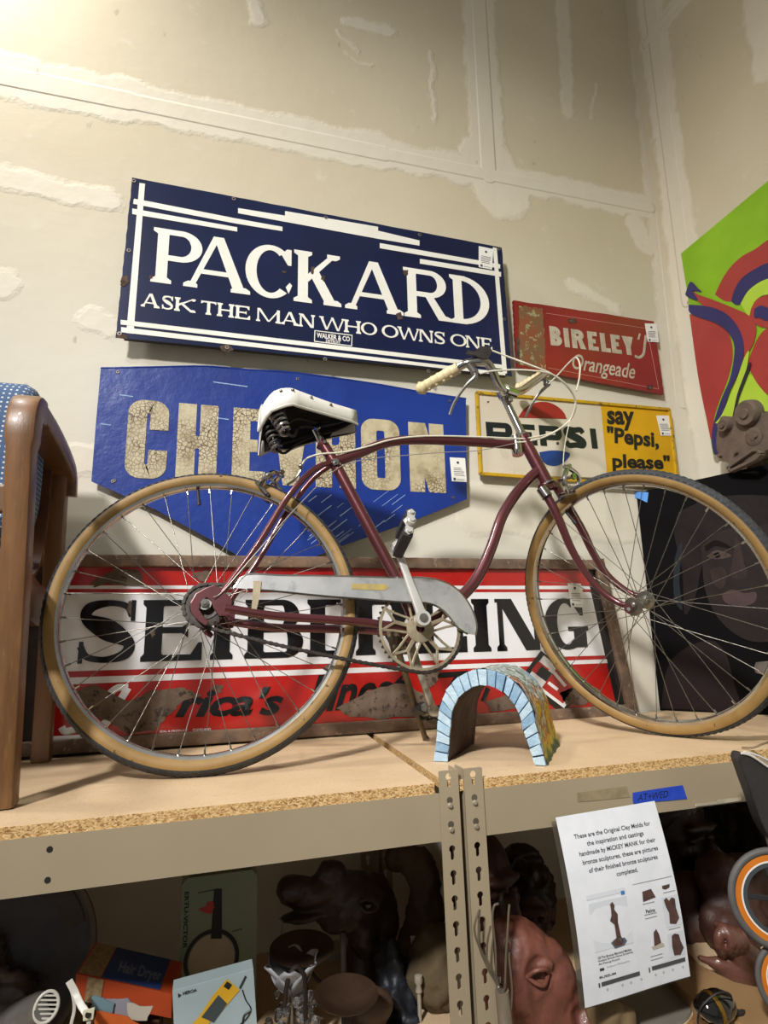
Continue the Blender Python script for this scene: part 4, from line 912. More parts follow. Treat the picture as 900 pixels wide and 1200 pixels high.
def lever(pix, dy, pivot):
    mb = MB(); P_ = smoothpath([HY(*p, d) for p, d in zip(pix, dy)], 4); m_ = len(P_); mb.tube(P_, [.0075-.0035*min(1, k/(m_*.5)) for k in range(m_)], 8, squash=(V((0, 1, 0)), .55))
    mb.tube([HY(*pivot[0], dy[0]), HY(*pivot[1], dy[0]-.002)], .0085, 10); mb.tube([HY(*pivot[1], dy[0]-.006), HY(*pivot[1], dy[0]+.012)], .011, 12); return mb.build('brake_lever', mat('lever_alloy', 'a6a39c', '8f8b83', 30, .3, .9), hb, smooth=True)
lever([(552, 432), (558, 440), (549, 449), (540, 460), (532, 473), (527, 486)], (-.068, -.072, -.06, -.045, -.03, -.02), ((549, 427), (556, 436)))
lever([(640, 448), (641, 452), (633, 460), (625, 471), (619, 482), (616, 489)], (.10, .10, .11, .125, .14, .15), ((637, 441), (641, 450)))
mb = MB(); P_ = [HY(*p, -.085) for p in [(556, 412), (563, 405.5), (574, 406), (577, 411), (574, 417), (566, 421), (560, 417), (547, 412), (549, 410)]]; mb.prism(P_, (0, .012, 0)); mb.build('gear_shifter', mat('dark_zinc', '5b5854', '474441', 60, .4, .7), hb, bevel=.001)
cabm = mat('cream_cable_housing', 'd6d0bd', 'c9c2ad', 20, .45)
def cable(pts, r=.0024, m=None, name='brake_cable'):
    mb = MB(); mb.tube(smoothpath(pts, 6), r, 8); return mb.build(name, m or cabm, bike, smooth=True)
tube_off = lambda px, py: BX(px, py, .014)
cable([HY(577, 411, -.085), HY(598, 419, -.10), HY(622, 428, -.12), HY(646, 438, -.13), HY(664, 452, -.12), HY(674, 468, -.10), HY(673, 484, -.08), HY(662, 498, -.06), HY(645, 508, -.045), tube_off(622, 513), tube_off(606, 514), tube_off(560, 512), tube_off(500, 511), tube_off(460, 515), tube_off(430, 523.5), tube_off(402, 530), tube_off(376, 532), BX(360, 537, .01), BX(354, 544, .005)])
cable([HY(562, 438, -.075), HY(575, 435, -.09), HY(595, 433.5, -.11), HY(620, 434, -.125), HY(645, 438, -.13), HY(662, 449, -.12), HY(672, 463, -.10), HY(674, 476, -.09), HY(668, 492, -.07), HY(655, 503, -.06), HY(638, 512, -.05), tube_off(620, 517), tube_off(606, 518.5)])
cable([HY(643, 450, .09), HY(655, 438, .06), HY(667, 425, .02), HY(675, 419, -.01), HY(679.5, 427, -.03), HY(679, 442, -.05), HY(675.5, 458, -.07)])
cable([HY(668, 492, -.075), HY(664, 510, -.08), HY(661, 528, -.085), HY(660, 545, -.09)], .0012)
cable([BX(606, 519, .016), BX(560, 528, .012), BX(520, 530, .01), BX(470, 534, .01), BX(440, 537, .01), BX(397, 548, .015), BX(350, 592, .05), BX(300, 648, .062), BX(262, 692, .066), BX(250, 700, .07)], .0011, mat('thin_cable', 'b0aca2', None, 5, .3, .6), 'gear_cable')
mb = MB(); mb.tube([BX(604, 512, .0), BX(607, 533, .0)], .0152, 14); mb.tube([BX(607, 526, .012), BX(607, 534, .016)], .005, 8); mb.build('cable_clamp', chrome, bike, smooth=True)
mb = MB(); mb.tube(smoothpath([BX(354, 543, .005), BX(352, 552, 0), BX(345, 562, .0), BX(337, 568, .01)], 4), .003, 8); mb.ball(BX(352, 546, .008), .006, 8, 6); mb.build('cable_stay', chromed, bike, smooth=True)
# ------------------------------------------------------------------ armchair on the shelf at the left
oak = mat('oak_wood', '7a5432', '624326', 5, .38, coat=.15, bump=.0003, bscale=60, stretch=(9, 9, 1.2), dirt=('835f36', .55, 16)); oakd = mat('oak_wood_dark', '6b4222', '54331a', 5, .35, coat=.2, stretch=(6, 1.5, 6))
def dotted():
    m = bpy.data.materials.new('blue_dotted_fabric'); m.use_nodes = True; t = NT(m); b = t.n['Principled BSDF']
    pos = t.new('ShaderNodeTexCoord').outputs['Object']; s_ = t.new('ShaderNodeSeparateXYZ', {0: pos}); K = 1/.0115
    d = []; nx = t.math('ABSOLUTE', t.new('ShaderNodeSeparateXYZ', {0: t.new('ShaderNodeNewGeometry').outputs['Normal']}).outputs[0]); fx = t.math('GREATER_THAN', nx, .6)
    hor = t.math('ADD', t.math('MULTIPLY', s_.outputs[1], fx), t.math('MULTIPLY', s_.outputs[0], t.math('SUBTRACT', 1., fx)))
    for q_ in (hor, s_.outputs[2]): d.append(t.math('ABSOLUTE', t.math('SUBTRACT', t.math('FRACT', t.math('MULTIPLY', q_, K)), .5)))
    k = t.math('LESS_THAN', t.math('MAXIMUM', d[0], d[1]), .17)
    base = t.mix(t.ramp(t.noise(pos, 400, 2), .3, .7), lin('3f5474'), lin('4c6284')); t.l.new(t.mix(k, base, lin('c3c9cc')), b.inputs['Base Color']); b.inputs['Roughness'].default_value = .9
    return m
chair = thing('armchair', 'oak framed armchair with blue dotted upholstery at the left end of the shelf', 'chair', (-.66, 1.42, 0))
def side_frame(x):
    dx = x+.345
    P = lambda pts: [V((a+dx, b, c)) for a, b, c in pts]
    mb = MB(); leg = P([(-.318, 1.185, .003), (-.322, 1.176, .2), (-.328, 1.163, .45), (-.332, 1.152, .60), (-.334, 1.156, .655), (-.337, 1.180, .688), (-.342, 1.23, .702)])
    mb.sweep(smoothpath(leg, 4), (1, 0, 0), [.042]*13+[.050]*12, [.040+.012*min(1, k/16) for k in range(25)], .3); mb.build('front_leg', oak, chair, smooth=True)
    mb = MB(); arm = P([(-.342, 1.23, .702), (-.352, 1.35, .708), (-.362, 1.48, .705), (-.370, 1.585, .692), (-.372, 1.622, .668), (-.372, 1.630, .632)])
    mb.sweep(smoothpath(arm, 4), (1, 0, 0), [.050+.02*min(1, k/12) for k in range(21)], .036, .3); mb.build('armrest', oak, chair, smooth=True)
    mb = MB(); mb.sweep(P([(-.365, 1.630, .002), (-.370, 1.622, .35), (-.374, 1.612, .60), (-.374, 1.605, .682)]), (1, 0, 0), .040, [.034, .038, .042, .042], .3); mb.build('rear_leg', oak, chair, smooth=True)
    mb = MB(); mb.sweep(P([(-.335, 1.185, .365), (-.36, 1.42, .345), (-.370, 1.61, .350)]), (1, 0, 0), .026, .085, .15); mb.build('side_rail', oakd, chair, smooth=True)
    mb = MB(); mb.sweep(P([(-.340, 1.17, .515), (-.372, 1.175, .515)]), (0, 1, 0), .02, .05, .2); mb.build('bracket', oak, chair)
side_frame(-.345); side_frame(-.93)
fab = dotted()
mb = MB(); mb.sweep([V((-.40, 1.20, .42)), V((-.40, 1.56, .38))], (1, 0, 0), .03, .02); 
bm_ = MB(); bm_.ball((-.635, 1.40, .43), (.27, .24, .055), 28, 14); 
for v_ in bm_.v: pass
bm_.build('seat_cushion', fab, chair, smooth=True)
mb = MB(); prof = smoothpath([(0, 1.30, .46), (0, 1.42, .455), (0, 1.50, .53), (0, 1.515, .66), (0, 1.49, .80), (0, 1.44, .84), (0, 1.36, .80), (0, 1.33, .68), (0, 1.32, .56), (0, 1.29, .50)], 4)
vsx = []
for x_, sc_k in ((-.385, .86), (-.395, .95), (-.41, 1), (-.85, 1), (-.865, .95), (-.875, .86)):
    cy0, cz0 = 1.42, .65; vsx += [V((x_, cy0+(p.y-cy0)*sc_k, cz0+(p.z-cz0)*sc_k)) for p in prof]
n_ = len(prof); mb.add(vsx, [[i*n_+j, i*n_+(j+1) % n_, (i+1)*n_+(j+1) % n_, (i+1)*n_+j] for i in range(5) for j in range(n_)]+[list(range(n_)), [5*n_+j for j in range(n_)]])
mb.build('backrest', fab, chair, smooth=True)
mb = MB(); mb.sweep(smoothpath([V((-.63, 1.28, .405)), V((-.63, 1.45, .40)), V((-.63, 1.545, .47)), V((-.63, 1.56, .66)), V((-.63, 1.53, .80))], 4), (1, 0, 0), .50, .014, .4); mb.build('wooden_shell', oakd, chair, smooth=True)
mb = MB(); mb.sweep([V((-.62, 1.20, .37)), V((-.62, 1.215, .37))], (1, 0, 0), .56, .06, .1); mb.build('front_rail', oak, chair)

# ------------------------------------------------------------------ paintings
def paint(name, c, c2, r=.45): return mat(name, c, c2, 6, r, bump=.0006, bscale=50)
XP = 1.690
pc = thing('painting', 'large abstract canvas in lime green, red and navy bands hanging on the right wall', 'painting', (XP, 1.2, .80))
def gx(px, py, lift=0): return at(px, py, 0, XP-lift)
mb = MB(); Zt, Zb = 1.672, .862; mb.box((XP, .55, Zb-.10), (XP+.022, 1.618, Zt)); 
mb.v = []; mb.f = []
mb.prism([gx(798, 297), gx(835.5, 533), V((XP, .60, .66)), V((XP, .60, 1.66))], (.022, 0, 0)); mb.build('canvas', paint('lime_paint', '7fae10', '8dbb1c'), pc)
pr = paint('painting_red', 'a63a34', '9a322d'); pn = paint('painting_navy', '2f2a63', '28245a'); pl = paint('painting_light_lime', 'a6c832', 'b2d040'); pk = paint('painting_near_black', '1b1822', '231f2c')
def shape(name, pix, m, k, seed=0):
    mb = MB(); P_ = [gx(*p, k*.0006) for p in pix]; P_ = smoothpath(P_+[P_[0]], 3)[:-1]; mb.prism(P_, (-.0005, 0, 0)); mb.build(name, m, pc)
shape('red_band', [(838, 345), (846, 328), (856, 313), (870, 300), (885, 292), (900, 281), (925, 268), (925, 312), (900, 310), (880, 318), (866, 330), (859, 345), (857, 353), (848, 352)], pr, 1)
shape('navy_band', [(857, 353), (860, 342), (868, 328), (882, 317), (900, 308), (925, 305), (925, 328), (900, 327), (886, 333), (875, 343), (868, 356), (862, 357)], pn, 2)
shape('lime_light_band', [(868, 356), (876, 342), (888, 332), (902, 326), (925, 322), (925, 346), (900, 345), (888, 350), (880, 362), (878, 372)], pl, 3)
shape('red_field', [(878, 372), (882, 358), (892, 348), (925, 344), (925, 380), (898, 384), (886, 380)], pr, 4)
shape('red_figure', [(806, 337), (818, 345), (832, 350), (845, 355), (862, 362), (878, 370), (886, 382), (884, 400), (878, 412), (872, 430), (866, 445), (858, 458), (870, 425), (872, 405), (864, 392), (848, 378), (834, 366), (818, 353), (805, 345)], pr, 5)
shape('navy_outline', [(803, 345), (809, 330), (818, 338), (822, 342), (812, 341), (818, 352), (806, 348)], pn, 6)
shape('red_area', [(808, 368), (820, 372), (838, 378), (852, 388), (858, 404), (858, 425), (851, 450), (843, 470), (837, 490), (834, 516), (828, 490), (818, 440)], pr, 1)
shape('navy_curve', [(807, 357), (822, 358), (840, 362), (856, 372), (868, 390), (872, 410), (868, 430), (861, 446), (854, 462), (848, 485), (846, 500), (842, 530), (836, 530), (834, 510), (838, 490), (846, 466), (855, 445), (860, 420), (860, 402), (852, 388), (838, 378), (820, 372), (808, 366)], pn, 7)
shape('lime_wedge', [(838, 496), (846, 486), (855, 465), (863, 446), (872, 420), (878, 412), (872, 445), (862, 470), (858, 492), (850, 496)], pl, 8)
shape('dark_line', [(858, 490), (864, 462), (872, 440), (878, 425), (880, 428), (874, 445), (866, 466), (861, 490)], pk, 9)
shape('red_right', [(876, 425), (886, 400), (898, 385), (925, 372), (925, 470), (905, 466), (892, 455), (882, 440)], pr, 2)
shape('light_lime_ground', [(872, 440), (882, 440), (893, 456), (905, 468), (925, 475), (925, 545), (880, 540), (856, 500), (862, 470)], pl, 1)
shape('navy_spot', [(884, 362), (892, 358), (905, 362), (925, 358), (925, 372), (900, 376), (890, 372), (884, 372)], pn, 8)
# dark portrait leaning in the corner
o0 = V((1.42, 1.712, 0)); dd = V((.556, -.831, 0)).normalized(); tp = V((1.452, 1.706, .742)); up = (tp-o0); up = (up-dd*up.dot(dd)).normalized(); nn = dd.cross(up).normalized()
if nn.y > 0: nn = -nn
def kp(px, py, lift=0): return onplane(px, py, o0+nn*lift, nn)
pb = thing('painting', 'unframed dark canvas with a dim brown face leaning in the corner behind the front wheel', 'painting', o0)
blackp = mat('black_ground', '060506', '090708', 6, .7, bump=.0005, bscale=50, spec=.08); facep = mat('face_brown', '140c0b', '211512', 12, .6, bump=.0008, bscale=40, chips=('33221c', .60, 14), spec=.2)
TLc, TRc = kp(745, 583), kp(909, 541); BLc, BRc = o0, o0+dd*.47
mb = MB(); mb.prism([BLc, BRc, BRc+up*((TRc-BRc).dot(up)), kp(822, 561), kp(760, 574), kp(746, 580)], -nn*.02); mb.build('canvas', blackp, pb)
def kshape(name, pix, m, k):
    mb = MB(); P_ = [kp(*p, k*.0006) for p in pix]; P_ = smoothpath(P_+[P_[0]], 3)[:-1]; mb.prism(P_, nn*.0005); mb.build(name, m, pb)
kshape('hair', [(795, 600), (830, 585), (880, 580), (925, 590), (925, 640), (880, 622), (845, 630), (825, 655), (815, 700), (802, 720), (800, 670), (790, 625)], mat('hair_dark_red', '130b0c', '1d1011', 14, .6, spec=.15, bump=.001, bscale=40), 1)
kshape('face', [(822, 640), (845, 622), (880, 618), (925, 622), (925, 740), (900, 752), (870, 748), (842, 725), (826, 690)], facep, 2)
kshape('brow', [(826, 640), (838, 633), (852, 638), (860, 644), (850, 642), (838, 640), (828, 646)], mat('brow_dark', '120b0a', None, 5, .7, spec=.1), 3)
kshape('eye', [(828, 652), (838, 645), (850, 647), (857, 652), (846, 655), (836, 655)], mat('eye_light', '4a3a35', '33261f', 60, .5, spec=.2), 3)
kshape('eye_pupil', [(836, 649), (842, 647), (844, 652), (839, 654)], mat('brow_dark', '120b0a', None, 5, .7, spec=.1), 4)
kshape('nose', [(862, 628), (868, 640), (872, 660), (876, 674), (866, 680), (856, 674), (858, 660)], mat('nose_light', '33231e', '261915', 40, .6, spec=.2), 3)
kshape('mouth', [(846, 696), (858, 691), (872, 695), (886, 694), (884, 706), (866, 711), (850, 706)], mat('mouth_dark', '2e1513', '391d1a', 30, .5), 3)
kshape('cheek_light', [(832, 668), (846, 664), (852, 676), (846, 690), (836, 684)], mat('nose_light', '33231e', '261915', 40, .6, spec=.2), 3)
kshape('blue_hair_strands', [(795, 640), (800, 638), (796, 680), (800, 715), (790, 700), (790, 660)], mat('dim_blue', '10151a', '161c22', 30, .6, spec=.2), 3)
kshape('red_garment', [(775, 830), (780, 790), (795, 765), (830, 750), (850, 765), (860, 800), (866, 834), (820, 832)], mat('dim_red', '120809', '1b0b0d', 12, .6, spec=.2), 1)
mb = MB(); mb.prism([kp(a, b, .001) for a, b in [(744.5, 576), (760, 577), (758.5, 589), (750, 585), (744, 583)]], nn*.0006); mb.build('blue_tape_corner', mat('pale_blue_tape', '4f8fdc', None, 5, .5), pb)

# rusty iron mechanism resting on the portrait's upper edge, against the right wall
mech = thing('iron_mechanism', 'old rusty iron mechanism with round casing and slotted lever above the dark portrait', 'machine part', (1.60, 1.42, .75))
XM = 1.625
iron = mat('rusted_iron', '5d4f45', '6f5f53', 25, .8, .1, bump=.0012, bscale=90, chips=('7a675a', .63, 50))
mx = lambda px, py, k=0: at(px, py, 0, XM-k)
mb = MB(); P_ = smoothpath([mx(*p) for p in [(841, 500), (845, 488), (857, 488), (866, 482), (880, 480), (897, 486), (915, 500), (915, 520), (897, 528), (886, 536), (870, 542), (857, 544), (846, 538), (840, 528), (839, 515), (841, 500)]], 4)[:-1]
mb.prism(P_, (.06, 0, 0)); mb.build('casing', iron, mech, smooth=True, bevel=.004)
for c_, r_, h_ in (((879, 484), .042, .03), ((853, 498), .022, .03), ((884, 512), .030, .008)):
    mb = MB(); mb.lathe([(.0001, h_), (r_*.35, h_), (r_*.4, h_*.8), (r_*.85, h_*.85), (r_, h_*.5), (r_, -.01)], mx(*c_), (-1, 0, -.15), 24); mb.build('round_cover', iron, mech, smooth=True)
mb = MB(); rail = [mx(a, b, .03) for a, b in [(855, 548), (884, 528), (890, 528), (893, 532), (888, 538), (858, 552)]]
for a, b in zip(rail, rail[1:]+rail[:1]): mb.sweep([a, b], (1, 0, 0), .022, .010)
mb.build('slotted_lever', iron, mech, smooth=True)
for c_ in ((863, 530), (844, 534), (887, 511)): mb = MB(); mb.lathe([(.0001, .010), (.006, .009), (.008, 0), (.008, -.01)], mx(*c_, .002), (-1, 0, 0), 12); mb.build('bolt', iron, mech, smooth=True)
mb = MB(); mb.box((XM+.04, 1.40, .72), (XM+.055, 1.46, .90)); mb.box((XM+.04, 1.40, .88), (XP-.004, 1.42, .90)); mb.build('wall_bracket', iron, mech)

# stone-topped wooden pedestal behind the front wheel
pd = thing('pedestal', 'low wooden pedestal with a thick grey stone top behind the front wheel', 'pedestal', (1.53, 1.235, 0))
pcx = V((1.53, 1.235, 0)); zt = at(870, 779, 1, 1.235).z; zb_ = at(870, 795, 1, 1.235).z
mb = MB(); mb.lathe([(.0001, zb_), (.128, zb_), (.140, zb_+.004), (.142, (zt+zb_)/2), (.136, zt-.003), (.0001, zt)], pcx, (0, 0, 1), 40); mb.build('stone_top', mat('grey_stone', '8a827c', '76706b', 14, .85, bump=.0015, bscale=70), pd, smooth=True)
mb = MB(); mb.lathe([(.0001, .035), (.05, .035), (.06, .05), (.095, zb_-.02), (.112, zb_-.001), (.0001, zb_-.001)], pcx, (0, 0, 1), 32); mb.build('bowl', mat('dark_turned_wood', '4a3420', '3a2818', 10, .55, bump=.0006), pd, smooth=True)
mb = MB(); mb.lathe([(.0001, 0), (.118, 0), (.124, .008), (.116, .022), (.124, .036), (.110, .046), (.05, .05), (.0001, .05)], pcx, (0, 0, 1), 32); mb.build('foot', mat('brown_foot', '4b2f22', '3b241a', 14, .6, bump=.0008), pd, smooth=True)

# ------------------------------------------------------------------ painted stone tunnel
tn = thing('toy_tunnel', 'hand-painted arched tunnel with pale blue stone front and colourful landscape outside', 'model tunnel', (.62, 1.25, 0))
FL, FR = V((.451, 1.236, 0)), V((.632, 1.096, 0)); wv = (FR-FL); TW = wv.length; wv.normalize(); dv = V((-wv.y, wv.x, 0)); TD = .240; TH = .184
def prof(th, r_in):     # tunnel outline: slightly flaring straight sides into a rounded crown
    pts = []; 
    for k in range(25):
        a = pi-pi*k/24; R = TW/2-.014 if not r_in else TW/2-.042
        z = .072+(TH-.072-(.032 if r_in else 0))*sin(a); x = TW/2+R*cos(a)
        pts.append((x, z))
    lo = [(0, 0) if not r_in else (.030, 0)]; hi = [(TW, 0) if not r_in else (TW-.021, 0)]
    return lo+pts+hi
po, pi_ = prof(0, False), prof(0, True)
def T3(x, z, d): return FL+wv*x+dv*d+V((0, 0, z))
def landscape():
    m = bpy.data.materials.new('painted_landscape'); m.use_nodes = True; t = NT(m); b = t.n['Principled BSDF']
    pos = t.new('ShaderNodeTexCoord').outputs['Object']
    st = t.new('ShaderNodeMapping', {'Vector': pos, 'Scale': (1, 1, .8)}).outputs[0]
    z = t.new('ShaderNodeSeparateXYZ', {0: pos}).outputs[2]; n1 = t.noise(st, 20, 4, .6)
    f = t.math('ADD', t.math('MULTIPLY', z, 3.6), t.math('MULTIPLY', t.math('SUBTRACT', n1, .5), 1.25), clamp=True)
    rp_ = t.new('ShaderNodeValToRGB', {0: f}); cr = rp_.color_ramp; cr.interpolation = 'LINEAR'
    cols = [(0, '24402a'), (.08, '3f6a2c'), (.15, 'b5a81e'), (.22, 'd0b41f'), (.27, 'c0561f'), (.31, '4f7a2a'), (.38, 'e4dccb'), (.43, 'b0482a'), (.47, '2f5a30'), (.55, 'c3cdd0'), (.60, '46603a'), (.68, 'd2d6d4'), (.74, '4e5f48'), (.84, '8d9899'), (1, '66727a')]
    cr.elements[0].position, cr.elements[0].color = cols[0][0], lin(cols[0][1]); cr.elements[1].position, cr.elements[1].color = cols[-1][0], lin(cols[-1][1])
    for p_, c_ in cols[1:-1]: e = cr.elements.new(p_); e.color = lin(c_)
    col = t.mix(t.ramp(t.noise(st, 75, 3), .66, .70), rp_.outputs[0], lin('c9d0cc')); t.l.new(col, b.inputs['Base Color']); b.inputs['Roughness'].default_value = .5
    bn = t.new('ShaderNodeBump', {'Height': t.noise(st, 60, 5, .65), 'Strength': 1., 'Distance': .004}); t.l.new(bn.outputs[0], b.inputs['Normal']); return m
def stripmesh(A_, B_, dA, dB, n=14, rough=0):
    mb = MB(); m = len(A_); vs = []
    for k in range(n+1):
        q = k/n
        for a, b in zip(A_, B_):
            p = T3(a[0]+(b[0]-a[0])*q, a[1]+(b[1]-a[1])*q, dA+(dB-dA)*q)
            if rough: p = p+wv*noise.noise(p*30)*rough+V((0, 0, noise.noise(p*34+V((5, 0, 0)))*rough*(1 if a[1] > .001 else 0)))
            vs.append(p)
    mb.add(vs, [[k*m+j, (k+1)*m+j, (k+1)*m+j+1, k*m+j+1] for k in range(n) for j in range(m-1)]); return mb
stripmesh(po, po, .010, TD, 16, .005).build('landscape_shell', landscape(), tn, smooth=True)
stripmesh(pi_, pi_, .010, TD-.003, 16, .004).build('lining', mat('maroon_lining', '2a0808', '360d0c', 16, .45, bump=.004, bscale=60), tn, smooth=True)
blue_st = [mat('stone_pale_blue', '8fadc2', 'a6bfce', 40, .55, bump=.0025, bscale=130), mat('stone_blue', '6f90ab', '86a4ba', 40, .55, bump=.0025, bscale=130), mat('stone_light', 'afc5d0', '9cb5c4', 40, .55, bump=.0025, bscale=130)]
rnd = random.Random(3)
mb = MB(); 
for k in range(len(po)-1):
    mb.add([T3(*po[k], .008), T3(*po[k+1], .008), T3(*pi_[k+1], .008), T3(*pi_[k], .008)], [[0, 1, 2, 3]])
for dB in (TD,): 
    for k in range(len(po)-1): mb.add([T3(*po[k], dB), T3(*po[k+1], dB), T3(*pi_[k+1], dB), T3(*pi_[k], dB)], [[0, 1, 2, 3]])
mb.build('arch_core', mat('mortar_blue', '5d7890', '6a859c', 40, .7), tn)
def along(P_, u):      # point at fraction u of an outline
    L = [0]; 
    for a, b in zip(P_, P_[1:]): L.append(L[-1]+math.hypot(b[0]-a[0], b[1]-a[1]))
    s_ = u*L[-1]
    for i in range(len(P_)-1):
        if L[i+1] >= s_ or i == len(P_)-2:
            q = (s_-L[i])/(L[i+1]-L[i]); return (P_[i][0]+(P_[i+1][0]-P_[i][0])*q, P_[i][1]+(P_[i+1][1]-P_[i][1])*q)
N_ = 23
for k in range(N_):
    u0, u1 = (k+.05)/N_, (k+.95)/N_; a, b, c_, d_ = along(po, u0), along(po, u1), along(pi_, u1), along(pi_, u0)
    mb = MB(); h = .004+rnd.random()*.004; q = [T3(p[0]+rnd.uniform(-.0012, .0012), max(.001, p[1]+rnd.uniform(-.0012, .0012)), .008) for p in (a, b, c_, d_)]
    mb.prism(q, -dv*h); mb.build('stone', blue_st[rnd.randrange(3)], tn, bevel=.0015)
# ------------------------------------------------------------------ paper notice taped to the beam
YN = YF-.0075
pn_ = thing('paper_notice', 'white printed paper in a clear sleeve hanging from the right shelf beam', 'notice', at(665, 1170, 1, YN))
def nb(u, v, lift=0):      # sheet bends gently: u across 0..1, v down 0..1
    TL, TR, BR_, BL_ = [at(*p, 1, YN) for p in ((651, 958), (767, 938.5), (806, 1142), (680, 1176))]
    p = TL.lerp(TR, u).lerp(BL_.lerp(BR_, u), v); return p+V((0, -(.012*sin(pi*v)*1+.010*v+.004*cos(pi*u)*v)-lift, 0))
def sheet(name, u0, u1, v0, v1, lift, m, parent, n=14):
    mb = MB(); vs = [nb(u0+(u1-u0)*i/n, v0+(v1-v0)*j/n, lift) for j in range(n+1) for i in range(n+1)]
    mb.add(vs, [[j*(n+1)+i, j*(n+1)+i+1, (j+1)*(n+1)+i+1, (j+1)*(n+1)+i] for j in range(n) for i in range(n)]); return mb.build(name, m, parent, smooth=True)
sheet('paper', 0, 1, 0, 1, 0, mat('white_paper', 'e4e6ea', 'dcdfe4', 30, .55), pn_)
sheet('clear_sleeve', -.045, 1.0, .02, 1.01, -.0015, mat('clear_sleeve', '4c463e', '5a5348', 30, .2, alpha=.65), pn_)
def ntext(s, u0, u1, v0, v1, m, bold=0., lift=.0007, name='printed_line'):
    vs, fs = textmesh(s, bold); x0, x1 = min(v.x for v in vs), max(v.x for v in vs); y0, y1 = min(v.y for v in vs), max(v.y for v in vs)
    mb = MB(); mb.add([nb(u0+(u1-u0)*(v.x-x0)/(x1-x0), v1+(v0-v1)*(v.y-y0)/(y1-y0), lift) for v in vs], fs); mb.build(name, m, pn_)
pi2 = mat('print_black', '3a3a40', None, 5, .6); pig = mat('print_grey', '8d9096', None, 5, .6)
for k, (s, a, b) in enumerate([('These are the Original Clay Molds for', .13, .89), ('the inspiration and castings', .235, .80), ('handmade by MICKEY MANK for their', .145, .90), ('bronze sculptures, these are pictures', .16, .905), ('of their finished bronze sculptures', .20, .88), ('completed.', .45, .66)]):
    ntext(s, a, b, .105+k*.047, .137+k*.047, pi2, .012)
def npoly(name, pts, m, lift=.0006):
    mb = MB(); mb.add([nb(a, b, lift) for a, b in pts]+[nb(a, b, lift-.0004) for a, b in pts], [list(range(len(pts)))]); mb.build(name, m, pn_)
def nrect(name, u0, v0, u1, v1, m, lift=.0006): npoly(name, [(u0, v0), (u1, v0), (u1, v1), (u0, v1)], m, lift)
pale = mat('print_pale', 'd3d7dd', None, 5, .6); bron = mat('print_bronze', '43302c', '5c4138', 90, .6); barm = mat('print_bar', '4d4b4f', None, 5, .6); bas = mat('print_base', '55606c', None, 5, .6)
nrect('screenshot', .13, .43, .50, .455, pale); nrect('screenshot', .14, .475, .50, .73, pale); nrect('search_mark', .455, .445, .49, .465, mat('print_blue', '3f78b5', None, 5, .6), .001)
npoly('statue_print', [(.335, .50), (.36, .49), (.375, .51), (.365, .53), (.39, .56), (.38, .60), (.39, .68), (.41, .705), (.39, .725), (.33, .725), (.31, .705), (.345, .68), (.345, .61), (.31, .585), (.33, .56), (.335, .53)], bron, .001)
npoly('statue_base_print', [(.29, .70), (.33, .685), (.42, .69), (.44, .71), (.41, .73), (.32, .735)], bas, .0009)
for v_, b_, s in ((.755, .47, 'Of The Bronze Mermaid Maiden'), (.772, .48, 'Antique Bronze Statue Screening'), (.789, .35, 'At Fitting Room')): ntext(s, .155, b_, v_, v_+.013, pi2, .01)
nrect('print_dot', .16, .818, .20, .832, pi2); ntext('Sculpture Marketplace', .225, .44, .815, .826, pig); ntext('BUSSUM', .15, .30, .858, .870, pi2, .02); nrect('button_bar', .16, .89, .52, .912, barm, .001); nrect('button_mark', .135, .892, .148, .915, pi2)
nrect('screenshot_line', .58, .425, .98, .428, pig); 
npoly('bronze_print', [(.66, .475), (.75, .47), (.78, .52), (.65, .53)], bron); npoly('bronze_print', [(.86, .468), (.94, .466), (.93, .485), (.89, .492), (.86, .485)], bron)
ntext('Patina', .66, .75, .575, .595, pi2, .02); nrect('photo_print', .83, .53, .99, .70, pale, .0004); npoly('bronze_print', [(.85, .545), (.88, .535), (.90, .555), (.93, .54), (.96, .55), (.955, .60), (.97, .66), (.93, .69), (.87, .68), (.88, .62), (.86, .585)], bron, .001)
npoly('bronze_print', [(.70, .705), (.73, .69), (.75, .72), (.76, .77), (.69, .78)], bron, .001); npoly('statue_base_print', [(.66, .78), (.78, .775), (.79, .795), (.68, .80)], mat('print_cream', 'b8b09e', None, 5, .6)); nrect('photo_print', .83, .735, .99, .87, pale, .0004)
npoly('bronze_print', [(.87, .75), (.90, .74), (.94, .75), (.95, .79), (.97, .83), (.93, .865), (.87, .86), (.86, .81)], bron, .001)
nrect('button_bar', .64, .885, .97, .907, barm, .001); nrect('button_mark', .61, .888, .622, .915, pi2)
for u in (.20, .34, .42, .52, .66, .74, .83, .93): ntext('o', u, u+.018, .93, .943, pig)
for u, v_ in ((.64, .60), (.64, .62), (.86, .505), (.64, .54), (.85, .71), (.64, .83), (.64, .85)): nrect('print_line', u, v_, u+.12, v_+.004, pig)

# ------------------------------------------------------------------ lower shelf, left bay
Z = DECK
def L(px, py, y): return at(px, py, 1, y)
tray = thing('round_tray', 'large round dark tray with grey rim at the far left of the lower shelf', 'tray', (-.42, 1.52, Z))
tc_ = L(-6, 1128, 1.47); ta = V((.22, -.93, .28)).normalized(); R_ = tc_.z-Z; R_ = .178
mb = MB(); mb.lathe([(R_-.016, -.004), (R_-.016, .006), (R_-.012, .012), (R_-.003, .012), (R_, .006), (R_, -.012), (R_-.012, -.012)], tc_, ta, 64); mb.build('rim', mat('grey_rim', '6f665b', '5d554c', 20, .5, bump=.0005), tray, smooth=True)
mb = MB(); mb.lathe([(.0001, -.010), (R_-.06, -.010), (R_-.03, -.002), (R_-.015, .002)], tc_, ta, 48); mb.build('dish', mat('dark_dish', '2a2626', '3b3537', 12, .3, bump=.003, bscale=14), tray, smooth=True)
